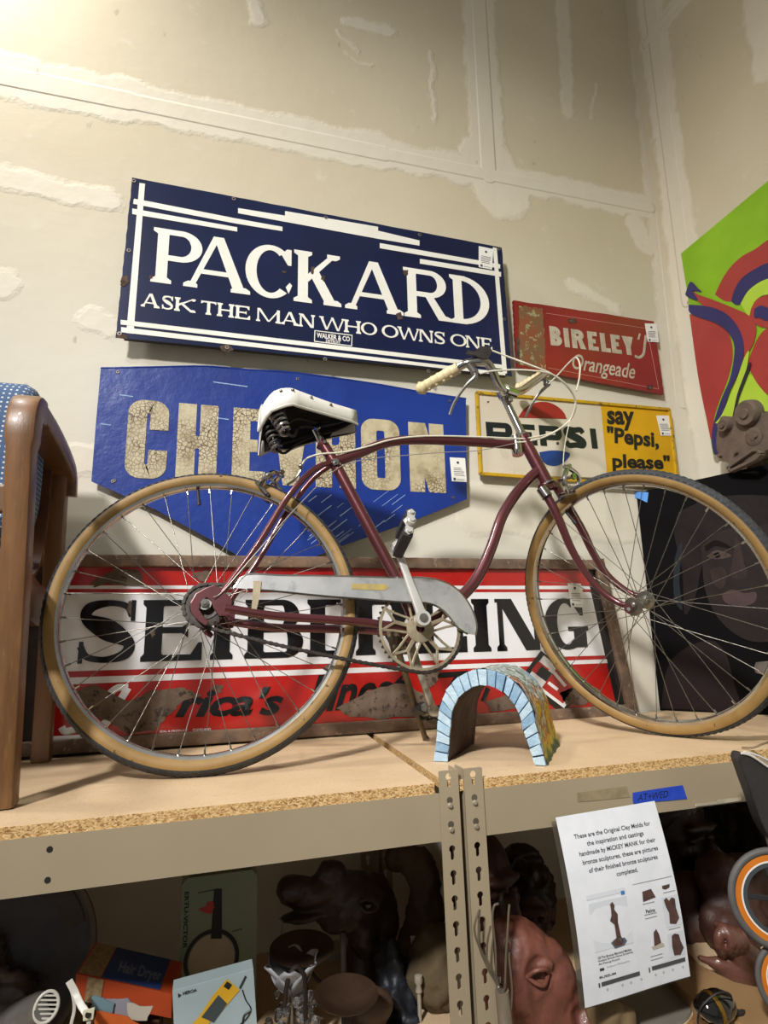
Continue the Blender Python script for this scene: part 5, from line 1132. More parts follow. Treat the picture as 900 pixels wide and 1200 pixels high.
mb = MB(); mb.lathe([(R_-.055, -.004), (R_-.025, .004), (R_-.02, .004)], tc_, ta, 20, 2.6, 5.4); mb.build('inner_band', mat('olive_band', '4f4a3e', '413d33', 20, .6), tray, smooth=True)
mb = MB(); q = tc_-ta*.03+V((0, .02, 0)); mb.box((q.x-.05, q.y, Z), (q.x+.05, q.y+.03, tc_.z-.05)); mb.build('support', mat('grey_rim', ''), tray)
mb = MB(); rnd = random.Random(11)
for k in range(9): mb.ball(tc_+ta*.03+V((rnd.uniform(-.05, .08), rnd.uniform(-.02, .02), -rnd.uniform(-.03, .13))), (rnd.uniform(.03, .06), .02, rnd.uniform(.02, .045)), 12, 8)
o = remeshed(mb, 'plastic_bag', mat('dark_plastic', '3a3536', '4a4342', 15, .28, bump=.002), None, .008, .02, 16, 3, 2, True); tag(o, 'crumpled dark plastic bag heaped inside the round tray', 'bag')
ap = thing('hair_dryer', 'grey appliance nozzle with a white slotted oval grille, lower left corner', 'appliance', L(52, 1198, 1.22)+V((0, 0, -.05)))
gc = L(54.5, 1180, 1.20); ga = V((.18, -.90, .28)).normalized(); gx_ = ga.orthogonal().normalized()
wpl = mat('white_plastic', 'd3d0c6', 'c2beb2', 10, .4); dkp = mat('dark_void', '141313', None, 5, .9)
gX = V((.93, .22, .1)).normalized(); gX = (gX-ga*gX.dot(ga)).normalized(); gY = ga.cross(gX)
if gY.z < 0: gY = -gY
R1_, R2_ = .0165, .0198
def G2(x, y, h=0): return gc+(gX*cos(-.35)+gY*sin(-.35))*x+(-gX*sin(-.35)+gY*cos(-.35))*y+ga*h
mb = MB(); mb.tube([G2(R1_*cos(2*pi*k/30), R2_*sin(2*pi*k/30)) for k in range(30)], .0025, 8, closed=True); mb.build('grille_ring', wpl, ap, smooth=True)
for i in range(6):
    y = (-.022+.0088*i)*.64; h_ = R1_*sqrt(max(0, 1-(y/R2_)**2)); mb = MB(); mb.tube([G2(-h_, y), G2(h_, y)], .0014, 6, squash=(ga, .6)); mb.build('slat', wpl, ap, smooth=True)
mb = MB(); mb.prism([G2(.0155*cos(2*pi*k/30), .0188*sin(2*pi*k/30), -.004) for k in range(30)], -ga*.002); mb.build('grille_back', dkp, ap)
mb = MB(); mb.tube([gc-ga*.003, gc-ga*.03-V((.01, 0, .005)), gc-ga*.09-V((.04, 0, .03))], [.018, .024, .036], 24); mb.build('nozzle', mat('grey_plastic', '6f6c68', '5d5a57', 20, .35), ap, smooth=True)
mb = MB(); mb.tube([gc-ga*.06-V((.02, 0, .02)), V((gc.x-.05, gc.y+.05, Z+.0)),], [.03, .035], 16); mb.build('handle', mat('grey_plastic', ''), ap, smooth=True)
st = thing('plastic_strap', 'white plastic strap ending in a square tab with a hole, beside the oval grille', 'strap', L(104, 1198, 1.17)+V((0, 0, -.05)))
mb = MB(); mb.sweep(smoothpath([L(81, 1150, 1.20), L(88, 1163, 1.18), L(94, 1176, 1.17), L(101, 1187, 1.16)], 4), (1, 0, .2), .010, .003); mb.build('strap_band', wpl, st, smooth=True)
mb = MB(); mb.sweep(smoothpath([L(81, 1152, 1.20), L(86, 1168, 1.20), L(87, 1184, 1.20), L(83, 1204, 1.20), L(84, 1230, 1.22)], 4), (1, 0, 0), .005, .003); mb.build('strap_band', wpl, st, smooth=True)
mb = MB(); tq = [L(97, 1185, 1.15), L(111, 1181, 1.15), L(109, 1195, 1.15), L(97, 1197, 1.15)]; mb.prism(tq, (0, .003, 0)); tb = mb.build('square_tab', mat('cream_plastic', 'd6d0b4', None, 5, .5), st, bevel=.001)
mb = MB(); mb.tube([L(103.5, 1189, 1.1495), L(103.5, 1189, 1.149)], .0045, 14); mb.build('hole', dkp, tb)
mb = MB(); mb.sweep([L(104, 1197, 1.153), L(105, 1240, 1.17)], (1, 0, 0), .006, .003); mb.build('tab_tail', wpl, st)

def pxbox(front, back_y, yf, parent, name, m, hbot=None):
    """box whose front face is traced: front=[tl,tr,br,bl] px at depth yf, back at back_y"""
    F_ = [L(*p, yf) for p in front]; mb = MB(); mb.prism(F_, (0, back_y-yf, 0)); return F_, mb.build(name, m, parent, bevel=.0015)
# orange box with blue lid print
ob = thing('cardboard_box', 'orange and blue box printed Hair Dryer lying on the lower shelf', 'box', L(150, 1184, 1.24))
A0, A1 = L(89, 1141, 1.24), L(202, 1165, 1.26); H_ = V((0, 0, -.037)); D_ = V((.012, .11, 0))
org = mat('orange_card', 'b2451a', 'a03c16', 8, .6, chips=('c98a5a', .74, 40)); blc = mat('blue_card', '24417c', '1d3566', 8, .5)
mb = MB(); mb.prism([A0, A1, A1+H_, A0+H_], D_); mb.build('carton', org, ob, bevel=.0015)
def top(u, v, lift=.0008): return A0+(A1-A0)*u+D_*v+V((0, 0, lift))
mb = MB(); mb.prism([top(.25, .03), top(.86, .03), top(.86, .97), top(.25, .97)], (0, 0, .0005)); mb.build('blue_label', blc, ob)
mb = MB(); mb.prism([top(.02, .03), top(.24, .03), top(.24, .97), top(.02, .97)], (0, 0, .0005)); mb.prism([A0+(A1-A0)*.10+H_+V((0, -.001, 0)), A0+(A1-A0)*.26+H_+V((0, -.001, 0)), A0+(A1-A0)*.28+V((0, -.001, 0)), A0+(A1-A0)*.12+V((0, -.001, 0))], (0, -.0004, 0)); mb.build('patterned_strip', mat('tan_pattern', '7d6a4c', 'a08a68', 120, .6), ob)
mb = MB(); text_fit(mb, 'Hair Dryer', top(.38, .16, .0016), top(.84, .16, .0016), top(.36, .58, .0016), (0, 0, 0), bold=.02); mb.build('lettering', mat('pale_print', '737d97', None, 5, .6), ob)
ub = thing('cardboard_box', 'worn brown box with torn papers under the orange hair dryer box', 'box', (A0+A1)/2+V((0, .06, -.15)))
mb = MB(); z1 = min(A0.z, A1.z)+H_.z-.003; mb.box((A0.x+.005, 1.25, Z), (A1.x-.02, 1.40, z1)); mb.build('carton', mat('brown_card', '5c4028', '4a3320', 6, .75), ub, bevel=.002)
for k, (pix, c) in enumerate((([(118, 1172), (150, 1170), (162, 1184), (140, 1196), (122, 1190)], '8f8d98'), ([(108, 1166), (134, 1176), (130, 1190), (106, 1182)], '6d8a94'), ([(150, 1176), (178, 1180), (172, 1196), (150, 1196)], 'b8b0a2'), ([(112, 1184), (150, 1192), (170, 1205), (110, 1205)], 'c25a1e'))):
    mb = MB(); mb.prism(jag([L(a, b, 1.22-.004*k) for a, b in pix], .002, 4, k), (0, .002, 0)); mb.build('paper_scrap', mat('scrap_%s' % c, c, None, 5, .7), ub)
# tall vintage green box
gb = thing('cardboard_box', 'tall pale green vintage box picturing a round dial on a black strap', 'box', (.0, 1.45, Z))
yg = 1.40; F_ = [L(213, 1030, yg), L(302, 1024, yg)]; F_[1].z = F_[0].z
grn = mat('pale_green_card', '7f8a72', '8b957e', 5, .55, dirt=('6a6a52', .6, 10)); bk = mat('print_dark', '1b1a18', None, 5, .5)
x0, x1, zt_ = F_[0].x, F_[1].x, F_[0].z
mb = MB(); mb.prism([(x0, yg, Z), (x1, yg, Z), (x1, yg, zt_-.012), (x1-.012, yg, zt_), (x0+.012, yg, zt_), (x0, yg, zt_-.012)], (0, .07, 0)); mb.build('carton', grn, gb, bevel=.0015)
gp = lambda a, b, l=.0008: at(a, b, 1, yg-l)
mb = MB(); mb.prism([gp(*p) for p in [(251, 1042), (260, 1041), (260, 1100), (247, 1100)]], (0, -.0004, 0)); c_ = gp(248, 1124)
mb.lathe([(.046, 0), (.0535, 0), (.0535, -.0006), (.046, -.0006)], c_, (0, 1, 0), 40); mb.build('printed_dial', bk, gb)
mb = MB(); mb.lathe([(.0001, -.0002), (.044, -.0002)], c_, (0, 1, 0), 40); mb.build('printed_disc', mat('print_tan', 'a3957e', 'b3a58d', 12, .5), gb)
mb = MB(); mb.prism(jag([gp(*p) for p in [(234, 1066), (243, 1058), (249, 1056), (252, 1063), (246, 1070), (238, 1071)]], .003, 4, 2), (0, -.0005, 0)); mb.build('red_splash', mat('print_red', 'b03a33', None, 5, .5), gb)
mb = MB(); mb.prism([gp(*p) for p in [(232, 1046), (256, 1041), (256, 1042), (232, 1047)]], (0, -.0004, 0)); mb.prism([gp(*p) for p in [(272, 1091), (284, 1088), (284, 1089), (272, 1092)]], (0, -.0004, 0)); mb.build('printed_rule', bk, gb)
mb = MB(); text_fit(mb, 'ERTU-VICTOR', gp(216.5, 1045), gp(214, 1112), gp(221.5, 1045), (0, 0, 0), bold=.03); mb.build('lettering', bk, gb)
mb = MB(); mb.tube(smoothpath([(x0+.02, yg+.03, zt_), (x0+.035, yg+.03, zt_+.013), (x1-.03, yg+.03, zt_+.016), (x1-.015, yg+.03, zt_)], 5), .005, 8); mb.build('carry_handle', dark, gb, smooth=True)
# pale blue box with meter picture
mbx = thing('cardboard_box', 'pale blue box picturing a yellow handheld meter', 'box', L(250, 1198, 1.2)+V((0, .02, -.1)))
ym = 1.19; p0, p1 = L(202, 1161, ym), L(297, 1135, ym); ex_ = (p1-p0).normalized(); ez_ = V((-ex_.z, 0, ex_.x)); Hm = .205; Wm = (p1-p0).length
mb = MB(); mb.prism([p0, p1, p1-ez_*Hm, p0-ez_*Hm], V((0, .035, 0))); mb.build('carton', mat('pale_blue_card', '93a5aa', 'a3b3b5', 6, .4), mbx, bevel=.0012)
mp = lambda a, b, l=.0008: at(a, b, 1, ym-l)
yq = mat('print_yellow', 'c79a1f', 'd6a92b', 8, .5)
mb = MB(); mb.prism([mp(*p) for p in [(266, 1147), (281, 1160), (262, 1182), (240, 1204), (225, 1200), (233, 1192), (250, 1166)]], (0, -.0004, 0)); mb.build('printed_meter', yq, mbx)
mb = MB(); mb.prism([mp(*p, .0014) for p in [(256, 1166), (266, 1176), (250, 1198), (236, 1192)]], (0, -.0003, 0)); mb.build('printed_screen', mat('print_slate', '3c4446', None, 5, .4), mbx)
mb = MB(); mb.prism([mp(*p, .0014) for p in [(266, 1150), (272, 1154), (268, 1160), (262, 1156)]], (0, -.0003, 0)); mb.tube([mp(281, 1158, .001), mp(288, 1144, .001)], .0016, 6); mb.tube(smoothpath([mp(284, 1160, .001), mp(288, 1172, .001), mp(294, 1182, .001), mp(290, 1192, .001), mp(280, 1202, .001)], 4), .0010, 6); mb.tube(smoothpath([mp(294, 1184, .001), mp(286, 1190, .001), mp(284, 1202, .001)], 4), .0014, 6); mb.build('printed_lead', bk, mbx)
mb = MB(); text_fit(mb, 'HEROA', mp(214.5, 1166.5), mp(231, 1162), mp(214, 1162.5), (0, 0, 0), bold=.03); mb.prism([mp(208.5, 1164), mp(212.5, 1166), mp(209, 1169)], (0, -.0004, 0)); mb.build('lettering', bk, mbx)
# crystals and petals
cl = thing('crystal_lamp', 'cluster of clear glass crystals under frosted white petals next to the pale blue box', 'lamp', (L(342, 1198, 1.26)).to_tuple()[:2]+(Z,))
frost = mat('frosted_glass', 'b9babd', 'a9abb0', 8, .25, trans=.25); glassy = mat('crystal_glass', 'd8dade', None, 5, .03, trans=.92)
cc_ = L(342, 1162, 1.28)
for k in range(6):
    a = 2*pi*k/6+.3; d = V((cos(a), sin(a), 0)); mb = MB(); n_ = 8; vs = []
    for i in range(n_+1):
        t_ = i/n_; wd = .026*sin(pi*min(1, .12+t_*.80))+.002; c0 = cc_+d*(.012+.030*t_+.012*t_*t_)+V((0, 0, .055*t_)); s_ = V((-d.y, d.x, 0))
        vs += [c0+s_*(wd*u)+d*(-.008*u*u) for u in (-1, -.5, 0, .5, 1)]
    mb.add(vs, [[i*5+j, (i+1)*5+j, (i+1)*5+j+1, i*5+j+1] for i in range(n_) for j in range(4)]); o = mb.build('petal', frost, cl, smooth=True); md = o.modifiers.new('t', 'SOLIDIFY'); md.thickness = .002
rnd = random.Random(4)
for k in range(54):
    a = rnd.uniform(0, 2*pi); rr = rnd.uniform(.015, .052); zz = rnd.uniform(-.15, -.002); r_ = rnd.uniform(.005, .0095)
    mb = MB(); mb.ball(cc_+V((rr*cos(a)*(1+zz), rr*sin(a), zz)), (r_, r_, r_*1.25), 6, 4); mb.build('crystal', glassy, cl)
mb = MB(); mb.tube([cc_, (cc_.x, cc_.y, Z)], .008, 10); mb.lathe([(.0001, 0), (.03, 0), (.028, .01), (.01, .018)], (cc_.x, cc_.y, Z), (0, 0, 1), 24); mb.build('stem', chromed, cl, smooth=True)
# iron stand with bowls
ironb = mat('bronzed_iron', '5a4538', '463528', 15, .38, .55, bump=.0005, bscale=80)
cs = thing('candle_stand', 'dark iron candle stand with two shallow copper-brown bowls', 'candle stand', V((L(402, 1198, 1.22).x, 1.24, Z)))
def bowl(c, r, name='bowl'):
    mb = MB(); mb.lathe([(.0001, -.018), (r*.3, -.017), (r*.7, -.010), (r*.93, -.001), (r, .003), (r*.93, .002), (r*.7, -.006), (r*.3, -.0125), (.0001, -.013)], c, (0.02, -.10, 1), 36); mb.build(name, ironb, cs, smooth=True)
b1, b2 = L(354, 1112, 1.30), L(406, 1166, 1.18); bowl(b1, .062); bowl(b2, .056)
mb = MB(); pst = L(402, 1092, 1.24); mb.tube([pst, (pst.x, 1.24, Z)], .0055, 10)
mb.tube(smoothpath([b1-V((0, 0, .018)), b1+V((-.0, -.02, -.05)), L(338, 1152, 1.26), L(332, 1185, 1.26)], 5), .004, 8)
mb.tube(smoothpath([L(333, 1180, 1.24), L(338, 1146, 1.24), L(348, 1133, 1.24), L(357, 1146, 1.24), L(358, 1180, 1.24), (L(358, 1180, 1.24).x, 1.24, Z)], 5), .0042, 8)
mb.tube(smoothpath([b2-V((0, 0, .016)), b2+V((0, 0, -.06)), (b2.x-.02, b2.y+.03, Z)], 4), .006, 8)
mb.tube(smoothpath([pst-V((0, 0, .09)), b1+V((.04, -.02, -.06)), b1-V((0, 0, .02))], 5), .0035, 8); mb.tube([pst-V((0, 0, .10)), b2+V((0, .02, -.015))], .0035, 8)
mb.lathe([(.0001, 0), (.05, 0), (.045, .008), (.01, .014)], (pst.x, 1.24, Z), (0, 0, 1), 32); mb.build('stem', mat('black_iron', '2c241f', '39302a', 20, .5, .5), cs, smooth=True)
# dark head sculpture facing left
def EL(mb, px, py, y, r, M=None): mb.ball(L(px, py, y), r, 16, 10, M)
clayd = mat('dark_clay', '33241e', '41302a', 10, .4, coat=.15, bump=.0015, bscale=50)
hd_ = thing('animal_head_sculpture', 'dark brown animal head with a long flat muzzle pointing left and a glossy eye', 'sculpture', (L(410, 1050, 1.48).x, 1.48, Z))
Ry = lambda a: Matrix.Rotation(radians(a), 3, 'Y')
mb = MB()
EL(mb, 410, 1058, 1.48, (.085, .06, .062)); EL(mb, 372, 1044, 1.47, (.085, .042, .030), Ry(-6)); EL(mb, 345, 1042, 1.46, (.042, .038, .028)); EL(mb, 388, 1022, 1.47, (.035, .03, .026)); EL(mb, 380, 1016, 1.47, (.012, .012, .018)); EL(mb, 365, 1070, 1.47, (.075, .035, .010), Ry(-4)); EL(mb, 425, 1085, 1.48, (.035, .05, .065)); EL(mb, 442, 1072, 1.50, (.05, .05, .09)); EL(mb, 400, 1082, 1.47, (.05, .04, .022))
remeshed(mb, 'head', clayd, hd_, .006, .006, 18, 1, 2)
mb = MB(); EL(mb, 432, 1061, 1.418, (.011, .008, .008)); mb.build('eye', mat('glass_eye', '0a0808', None, 5, .05, coat=1), hd_, smooth=True)
mb = MB(); mb.tube(smoothpath([L(422, 1056, 1.42), L(432, 1053.5, 1.412), L(442, 1058, 1.415), L(440, 1067, 1.415), L(428, 1068, 1.415), L(421, 1061, 1.42)], 4), .003, 6); mb.build('eyelid', clayd, hd_, smooth=True)
mb = MB(); mb.tube([L(327, 1076, 1.44), L(331, 1080, 1.44), L(329, 1110, 1.44)], .0015, 6); mb.build('hanging_thread', mat('pale_thread', '8d8672', None, 5, .6), hd_)
mb = MB(); q = L(425, 1090, 1.50); mb.tube([(q.x, q.y, q.z), (q.x, q.y, Z)], [.03, .05], 14); mb.build('neck_post', clayd, hd_, smooth=True)
# driftwood
dw = thing('driftwood', 'tall curved piece of brown driftwood with a small white sticker', 'driftwood', (L(490, 1110, 1.50).x, 1.50, Z))
wood = mat('driftwood_brown', '4a3a22', '5e4b2e', 6, .7, bump=.004, bscale=30, stretch=(2, 2, .6), dirt=('2e2416', .52, 10))
mb = MB(); pth = smoothpath([L(455, 1010, 1.52), L(478, 1003, 1.52), L(496, 1025, 1.51), L(500, 1060, 1.50), L(494, 1095, 1.49), L(490, 1125, 1.47), V((L(490, 1150, 1.45).x, 1.46, Z+.01))], 5); n_ = len(pth)
mb.tube(pth, [.022+.020*min(1, k/12)+.02*max(0, (k-18)/12) for k in range(n_)], 14)
for p in ((468, 1148), (512, 1150), (485, 1165), (500, 1140)): q = L(*p, 1.40); mb.tube(smoothpath([L(492, 1115, 1.47), (q.x, 1.42, q.z+.03), (q.x+.01, 1.38, Z+.012)], 3), [.035, .03, .026, .024, .020, .016, .012], 10)
remeshed(mb, 'trunk', wood, dw, .008, .014, 14, 5, 1, True)
mb = MB(); mb.prism([L(a, b, 1.408) for a, b in [(481, 1097), (490.5, 1096.5), (491, 1107), (482, 1107.5)]], (0, .001, 0)); mb.build('sticker', tagw, dw)
rk = MB(); EL(rk, 512, 1125, 1.36, (.05, .05, .07)); EL(rk, 518, 1150, 1.34, (.06, .05, .05)); q = L(515, 1150, 1.35); rk.ball((q.x, q.y, Z+.05), (.07, .06, .06), 14, 10)
tag(remeshed(rk, 'clay_rock', mat('brown_rock', '57492f', '483c28', 12, .85, bump=.003), None, .009, .018, 14, 9, 1, True), 'rough brown lump of rock between the driftwood and the twin posts', 'rock')
bc = MB(); EL(bc, 458, 1140, 1.36, (.03, .03, .06)); EL(bc, 466, 1175, 1.34, (.04, .03, .05)); q = L(470, 1198, 1.32); bc.ball((q.x, q.y, (q.z+Z)/2), (.05, .04, (q.z-Z)/2-.004), 14, 10)
tag(remeshed(bc, 'dark_cloth', mat('blue_black_cloth', '15171d', '1f242d', 12, .5, bump=.002), None, .008, .016, 20, 4, 1, True), 'blue-black crumpled cloth behind the lower bowl', 'cloth')
wb = MB(); q0, q1 = L(379, 1119, 1.58), L(418, 1143, 1.58); wb.box((q0.x, 1.58, Z), (q1.x, 1.64, q0.z)); tag(wb.build('paper_block', mat('cream_card', 'b5ae98', 'a8a18b', 6, .6), None, bevel=.002), 'cream box standing behind the iron stand', 'box')
sp = MB(); q = L(432, 1180, 1.28); sp.ball((q.x, q.y, q.z), (.05, .04, .03), 20, 12); sp.ball((q.x, q.y, (q.z+Z)/2), (.035, .03, (q.z-Z)/2-.004), 14, 10); tag(remeshed(sp, 'clay_dish', mat('dull_brown_clay', '5a4638', '4a382c', 8, .5), None, .007, .004, 12, 2, 2), 'rounded brown clay form under the lower bowl', 'sculpture')
nl = MB(); q = L(491, 1162, 1.30); nl.lathe([(.0001, .03), (.008, .028), (.009, .018), (.005, .012), (.007, 0), (.0001, 0)], q, (0, 0, 1), 12); nl.tube([q, (q.x, q.y, Z)], .004, 8); tag(nl.build('small_finial', mat('pale_finial', '9c9484', None, 5, .5), None, smooth=True), 'small pale finial on a thin rod in front of the driftwood', 'finial')

# ------------------------------------------------------------------ lower shelf, right bay: clay molds
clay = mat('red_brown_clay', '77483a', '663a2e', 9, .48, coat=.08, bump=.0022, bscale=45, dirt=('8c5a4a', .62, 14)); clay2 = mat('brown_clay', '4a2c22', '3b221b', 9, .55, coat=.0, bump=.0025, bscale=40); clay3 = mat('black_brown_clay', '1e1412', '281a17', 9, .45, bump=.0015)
yh = 1.20
hh = thing('animal_head_mold', 'reddish brown clay cow head with carved eye looking right, behind the twin posts', 'sculpture', (L(620, 1150, yh).x, yh, Z))
mb = MB()
EL(mb, 610, 1135, yh, (.075, .065, .085)); EL(mb, 600, 1105, yh+.01, (.055, .05, .045)); EL(mb, 640, 1150, yh-.01, (.055, .055, .065), Ry(30)); EL(mb, 655, 1175, yh-.01, (.045, .05, .05)); EL(mb, 676, 1190, yh-.02, (.034, .042, .030)); EL(mb, 640, 1120, yh-.02, (.035, .03, .03)); EL(mb, 625, 1180, yh, (.06, .055, .05)); EL(mb, 590, 1170, yh+.01, (.05, .05, .08)); EL(mb, 634, 1133, yh-.05, (.028, .018, .014)); EL(mb, 634, 1152, yh-.05, (.024, .016, .010)); EL(mb, 640, 1200, yh, (.07, .05, .06))
q = L(620, 1190, yh); mb.ball((q.x, q.y, (q.z+Z)/2), (.075, .06, (q.z-Z)/2-.004), 16, 10)
ec, nc = L(632, 1143, yh-.062), L(680, 1190, yh-.06)
def carve(p):
    for c0, r_, d_ in ((ec, .017, .016), (nc, .011, .012)):
        dd_ = (p-c0).length
        if dd_ < r_*1.8 and p.y < c0.y+.03: p = p+V((0, d_*max(0, 1-dd_/(r_*1.8))**.7, 0))
    return p
remeshed(mb, 'head', clay, hh, .0045, .006, 16, 3, 3, post=carve)
mb = MB(); mb.ball(ec+V((0, .012, 0)), (.010, .007, .008), 12, 8); mb.build('eye', clay2, hh, smooth=True)
mb = MB(); mb.tube(smoothpath([ec+V((x, yy, z_)) for x, yy, z_ in ((-.022, .006, -.002), (-.012, -.004, .010), (.004, -.008, .013), (.017, -.002, .006), (.020, .004, -.004), (.006, -.006, -.013), (-.008, -.004, -.011), (-.022, .006, -.002))], 4), .0038, 8); mb.build('eyelid', clay, hh, smooth=True)
mb = MB()
for k in range(5): mb.tube(smoothpath([L(582+k*4, 1096+k*3, yh-.03), L(584+k*4, 1120+k*4, yh-.045), L(588+k*4, 1150+k*3, yh-.05)], 4), .006-.0006*k, 8)
mb.build('mane', clay, hh, smooth=True)
def bust(label, cx, cy, y, s, m, name='bust_mold', hair=None, turn=0):
    """head with brow, nose, lips, chin and ears on a neck and shoulders"""
    c = L(cx, cy, y); b_ = thing(name, label, 'sculpture', (c.x, y, Z+.005)); R3 = Matrix.Rotation(radians(turn), 3, 'Z')
    def P(x, yy, z): return c+(R3 @ V((x, yy, z)))*s
    mb = MB(); mb.ball(P(0, .02, .01), V((.070, .085, .088))*s, 18, 12, R3); mb.ball(P(0, -.02, -.05), V((.050, .055, .062))*s, 16, 10, R3); mb.ball(P(0, -.058, -.098), V((.022, .020, .016))*s, 12, 8)
    mb.ball(P(0, -.082, -.035), V((.013, .020, .026))*s, 10, 8, R3); mb.ball(P(0, -.094, -.050), V((.016, .012, .011))*s, 10, 8, R3); mb.ball(P(0, -.066, .012), V((.052, .016, .012))*s, 12, 8, R3)
    for z in (-.068, -.079): mb.ball(P(0, -.072, z), V((.022, .011, .0065))*s, 12, 6, R3)
    for sd in (-1, 1): mb.ball(P(.068*sd, .02, -.02), V((.010, .020, .030))*s, 10, 8, R3); mb.ball(P(.036*sd, -.045, -.035), V((.022, .022, .022))*s, 10, 8, R3)
    mb.tube([P(0, .02, -.08), P(0, .03, -.17)], .045*s, 16); mb.ball(P(0, .03, -.19), V((.075, .05, .04))*s, 18, 10, R3)
    q = P(0, .03, -.2)
    if q.z-.02 > Z: mb.tube([q, V((q.x, q.y, Z+.008))], [.06*s, .06*s], 18)
    remeshed(mb, 'head', m, b_, .0065*s, .003, 20, int(cx), 1)
    for sd in (-1, 1):
        e_ = MB(); e_.ball(P(.028*sd, -.063, -.012), V((.012, .008, .007))*s, 10, 6, R3); e_.build('eye', m, b_, smooth=True)
    if hair:
        mb = MB(); mb.ball(P(0, .035, .035), V((.082, .092, .082))*s, 18, 12, R3); mb.ball(P(0, .07, -.03), V((.075, .06, .09))*s, 16, 10, R3); remeshed(mb, 'hair', hair, b_, .008*s, .012, 22, 8, 1, True)
    return b_
bust('dark clay bust of a man half hidden by the right-hand keyhole post', 566, 1028, 1.38, 1.02, clay2, turn=18)
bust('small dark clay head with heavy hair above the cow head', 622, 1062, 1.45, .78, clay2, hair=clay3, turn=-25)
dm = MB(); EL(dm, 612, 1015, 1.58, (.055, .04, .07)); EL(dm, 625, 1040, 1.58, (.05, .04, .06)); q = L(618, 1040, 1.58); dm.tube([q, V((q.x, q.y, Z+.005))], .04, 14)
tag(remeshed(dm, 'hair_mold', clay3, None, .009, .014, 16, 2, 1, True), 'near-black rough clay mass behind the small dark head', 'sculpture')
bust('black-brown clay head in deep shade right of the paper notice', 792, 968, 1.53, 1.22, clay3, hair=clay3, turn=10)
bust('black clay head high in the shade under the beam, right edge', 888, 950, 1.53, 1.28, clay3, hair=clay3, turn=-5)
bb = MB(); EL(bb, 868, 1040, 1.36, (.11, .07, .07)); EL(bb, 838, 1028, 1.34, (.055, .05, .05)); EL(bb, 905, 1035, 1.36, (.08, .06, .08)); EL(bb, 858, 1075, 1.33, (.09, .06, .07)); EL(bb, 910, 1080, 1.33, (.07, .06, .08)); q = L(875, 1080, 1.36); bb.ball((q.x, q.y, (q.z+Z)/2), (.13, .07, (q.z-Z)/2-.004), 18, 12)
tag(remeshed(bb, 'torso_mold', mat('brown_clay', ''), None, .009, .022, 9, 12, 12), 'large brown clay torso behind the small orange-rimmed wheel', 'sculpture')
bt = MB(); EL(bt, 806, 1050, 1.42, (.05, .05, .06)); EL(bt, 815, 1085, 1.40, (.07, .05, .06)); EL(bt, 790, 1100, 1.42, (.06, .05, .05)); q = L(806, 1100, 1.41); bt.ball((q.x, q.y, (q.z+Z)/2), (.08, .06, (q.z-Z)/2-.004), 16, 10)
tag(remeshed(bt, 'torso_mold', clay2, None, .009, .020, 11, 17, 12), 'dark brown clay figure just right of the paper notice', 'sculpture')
# clenched hand on an arm
fh = thing('hand_mold', 'brown clay forearm with a clenched hand lying under the orange-rimmed wheel', 'sculpture', (L(865, 1120, 1.24).x, 1.24, Z))
yk = 1.20
mb = MB(); pa = [L(*p, yk) for p in ((858, 1107), (870, 1118), (884, 1132), (902, 1146), (935, 1172))]; mb.tube(smoothpath(pa, 4), [.030+.012*min(1, k/14) for k in range(17)], 14)
EL(mb, 857, 1104, yk, (.034, .03, .028)); 
for k in range(4):      # four fingers curled over the palm
    b0 = L(849+k*6.5, 1094+k*2.2, yk-.025); mb.tube(smoothpath([b0+V((0, .02, .010)), b0+V((0, -.004, .012)), b0+V((.001, -.014, -.004)), b0+V((.002, -.010, -.024+.003*k)), b0+V((.002, .004, -.030+.003*k))], 3), [.0085-.0005*k]*13, 8)
mb.tube(smoothpath([L(846, 1118, yk), L(842, 1106, yk-.02), L(843, 1094, yk-.025), L(850, 1088, yk-.02)], 3), [.012, .012, .011, .011, .010, .010, .009, .009, .008, .008], 8)
mb.tube(smoothpath([L(818, 1122, yk+.02), L(836, 1128, yk+.01), L(856, 1136, yk), L(880, 1146, yk), L(900, 1152, yk)], 3), [.006, .008, .010, .013, .016, .018, .020, .022, .024, .026, .028, .03, .03], 10)
EL(mb, 872, 1135, yk+.01, (.05, .04, .03)); q = L(872, 1140, yk+.02); mb.ball((q.x, q.y, (q.z+Z)/2), (.07, .05, max(.015, (q.z-Z)/2-.006)), 14, 8)
remeshed(mb, 'arm', mat('mid_brown_clay', '6a4438', '59372c', 9, .4, coat=.2, bump=.0012, bscale=60), fh, .0035, .003, 22, 6, 1)
# tan slab and grey disc
sl = MB(); c_ = L(850, 1152, 1.22); c_.z = Z+.03; q = [at(*p, 2, Z+.045) for p in ((800, 1108), (820, 1130), (860, 1150), (905, 1160), (960, 1165), (960, 1215), (880, 1205), (820, 1178), (790, 1150), (765, 1120))]
sl.prism(q, (0, 0, -.045)); tag(sl.build('clay_slab', mat('tan_slab', '9a7a55', '8a6b48', 6, .6, bump=.0012, dirt=('6f5538', .6, 12)), None, bevel=.004), 'flat tan slab lying in front of the clay molds', 'slab')
gd_ = thing('round_board', 'grey-topped round chipboard disc at the front edge of the lower shelf', 'board', (at(742, 1165, 2, Z+.03).x, at(742, 1165, 2, Z+.03).y, Z))
q = at(735, 1160, 2, Z+.028); q.x = q.x; mb = MB(); mb.lathe([(.0001, 0), (.12, 0), (.12, .018), (.0001, .018)], (q.x, q.y, Z+.001), (0, 0, 1), 48); mb.build('core', chip, gd_, bevel=.001)
mb = MB(); mb.lathe([(.0001, .0), (.118, 0), (.116, .004), (.0001, .005)], (q.x, q.y, Z+.0195), (0, 0, 1), 48); mb.build('grey_top', mat('grey_laminate', '8d887d', '7c776d', 4, .5), gd_, smooth=True)
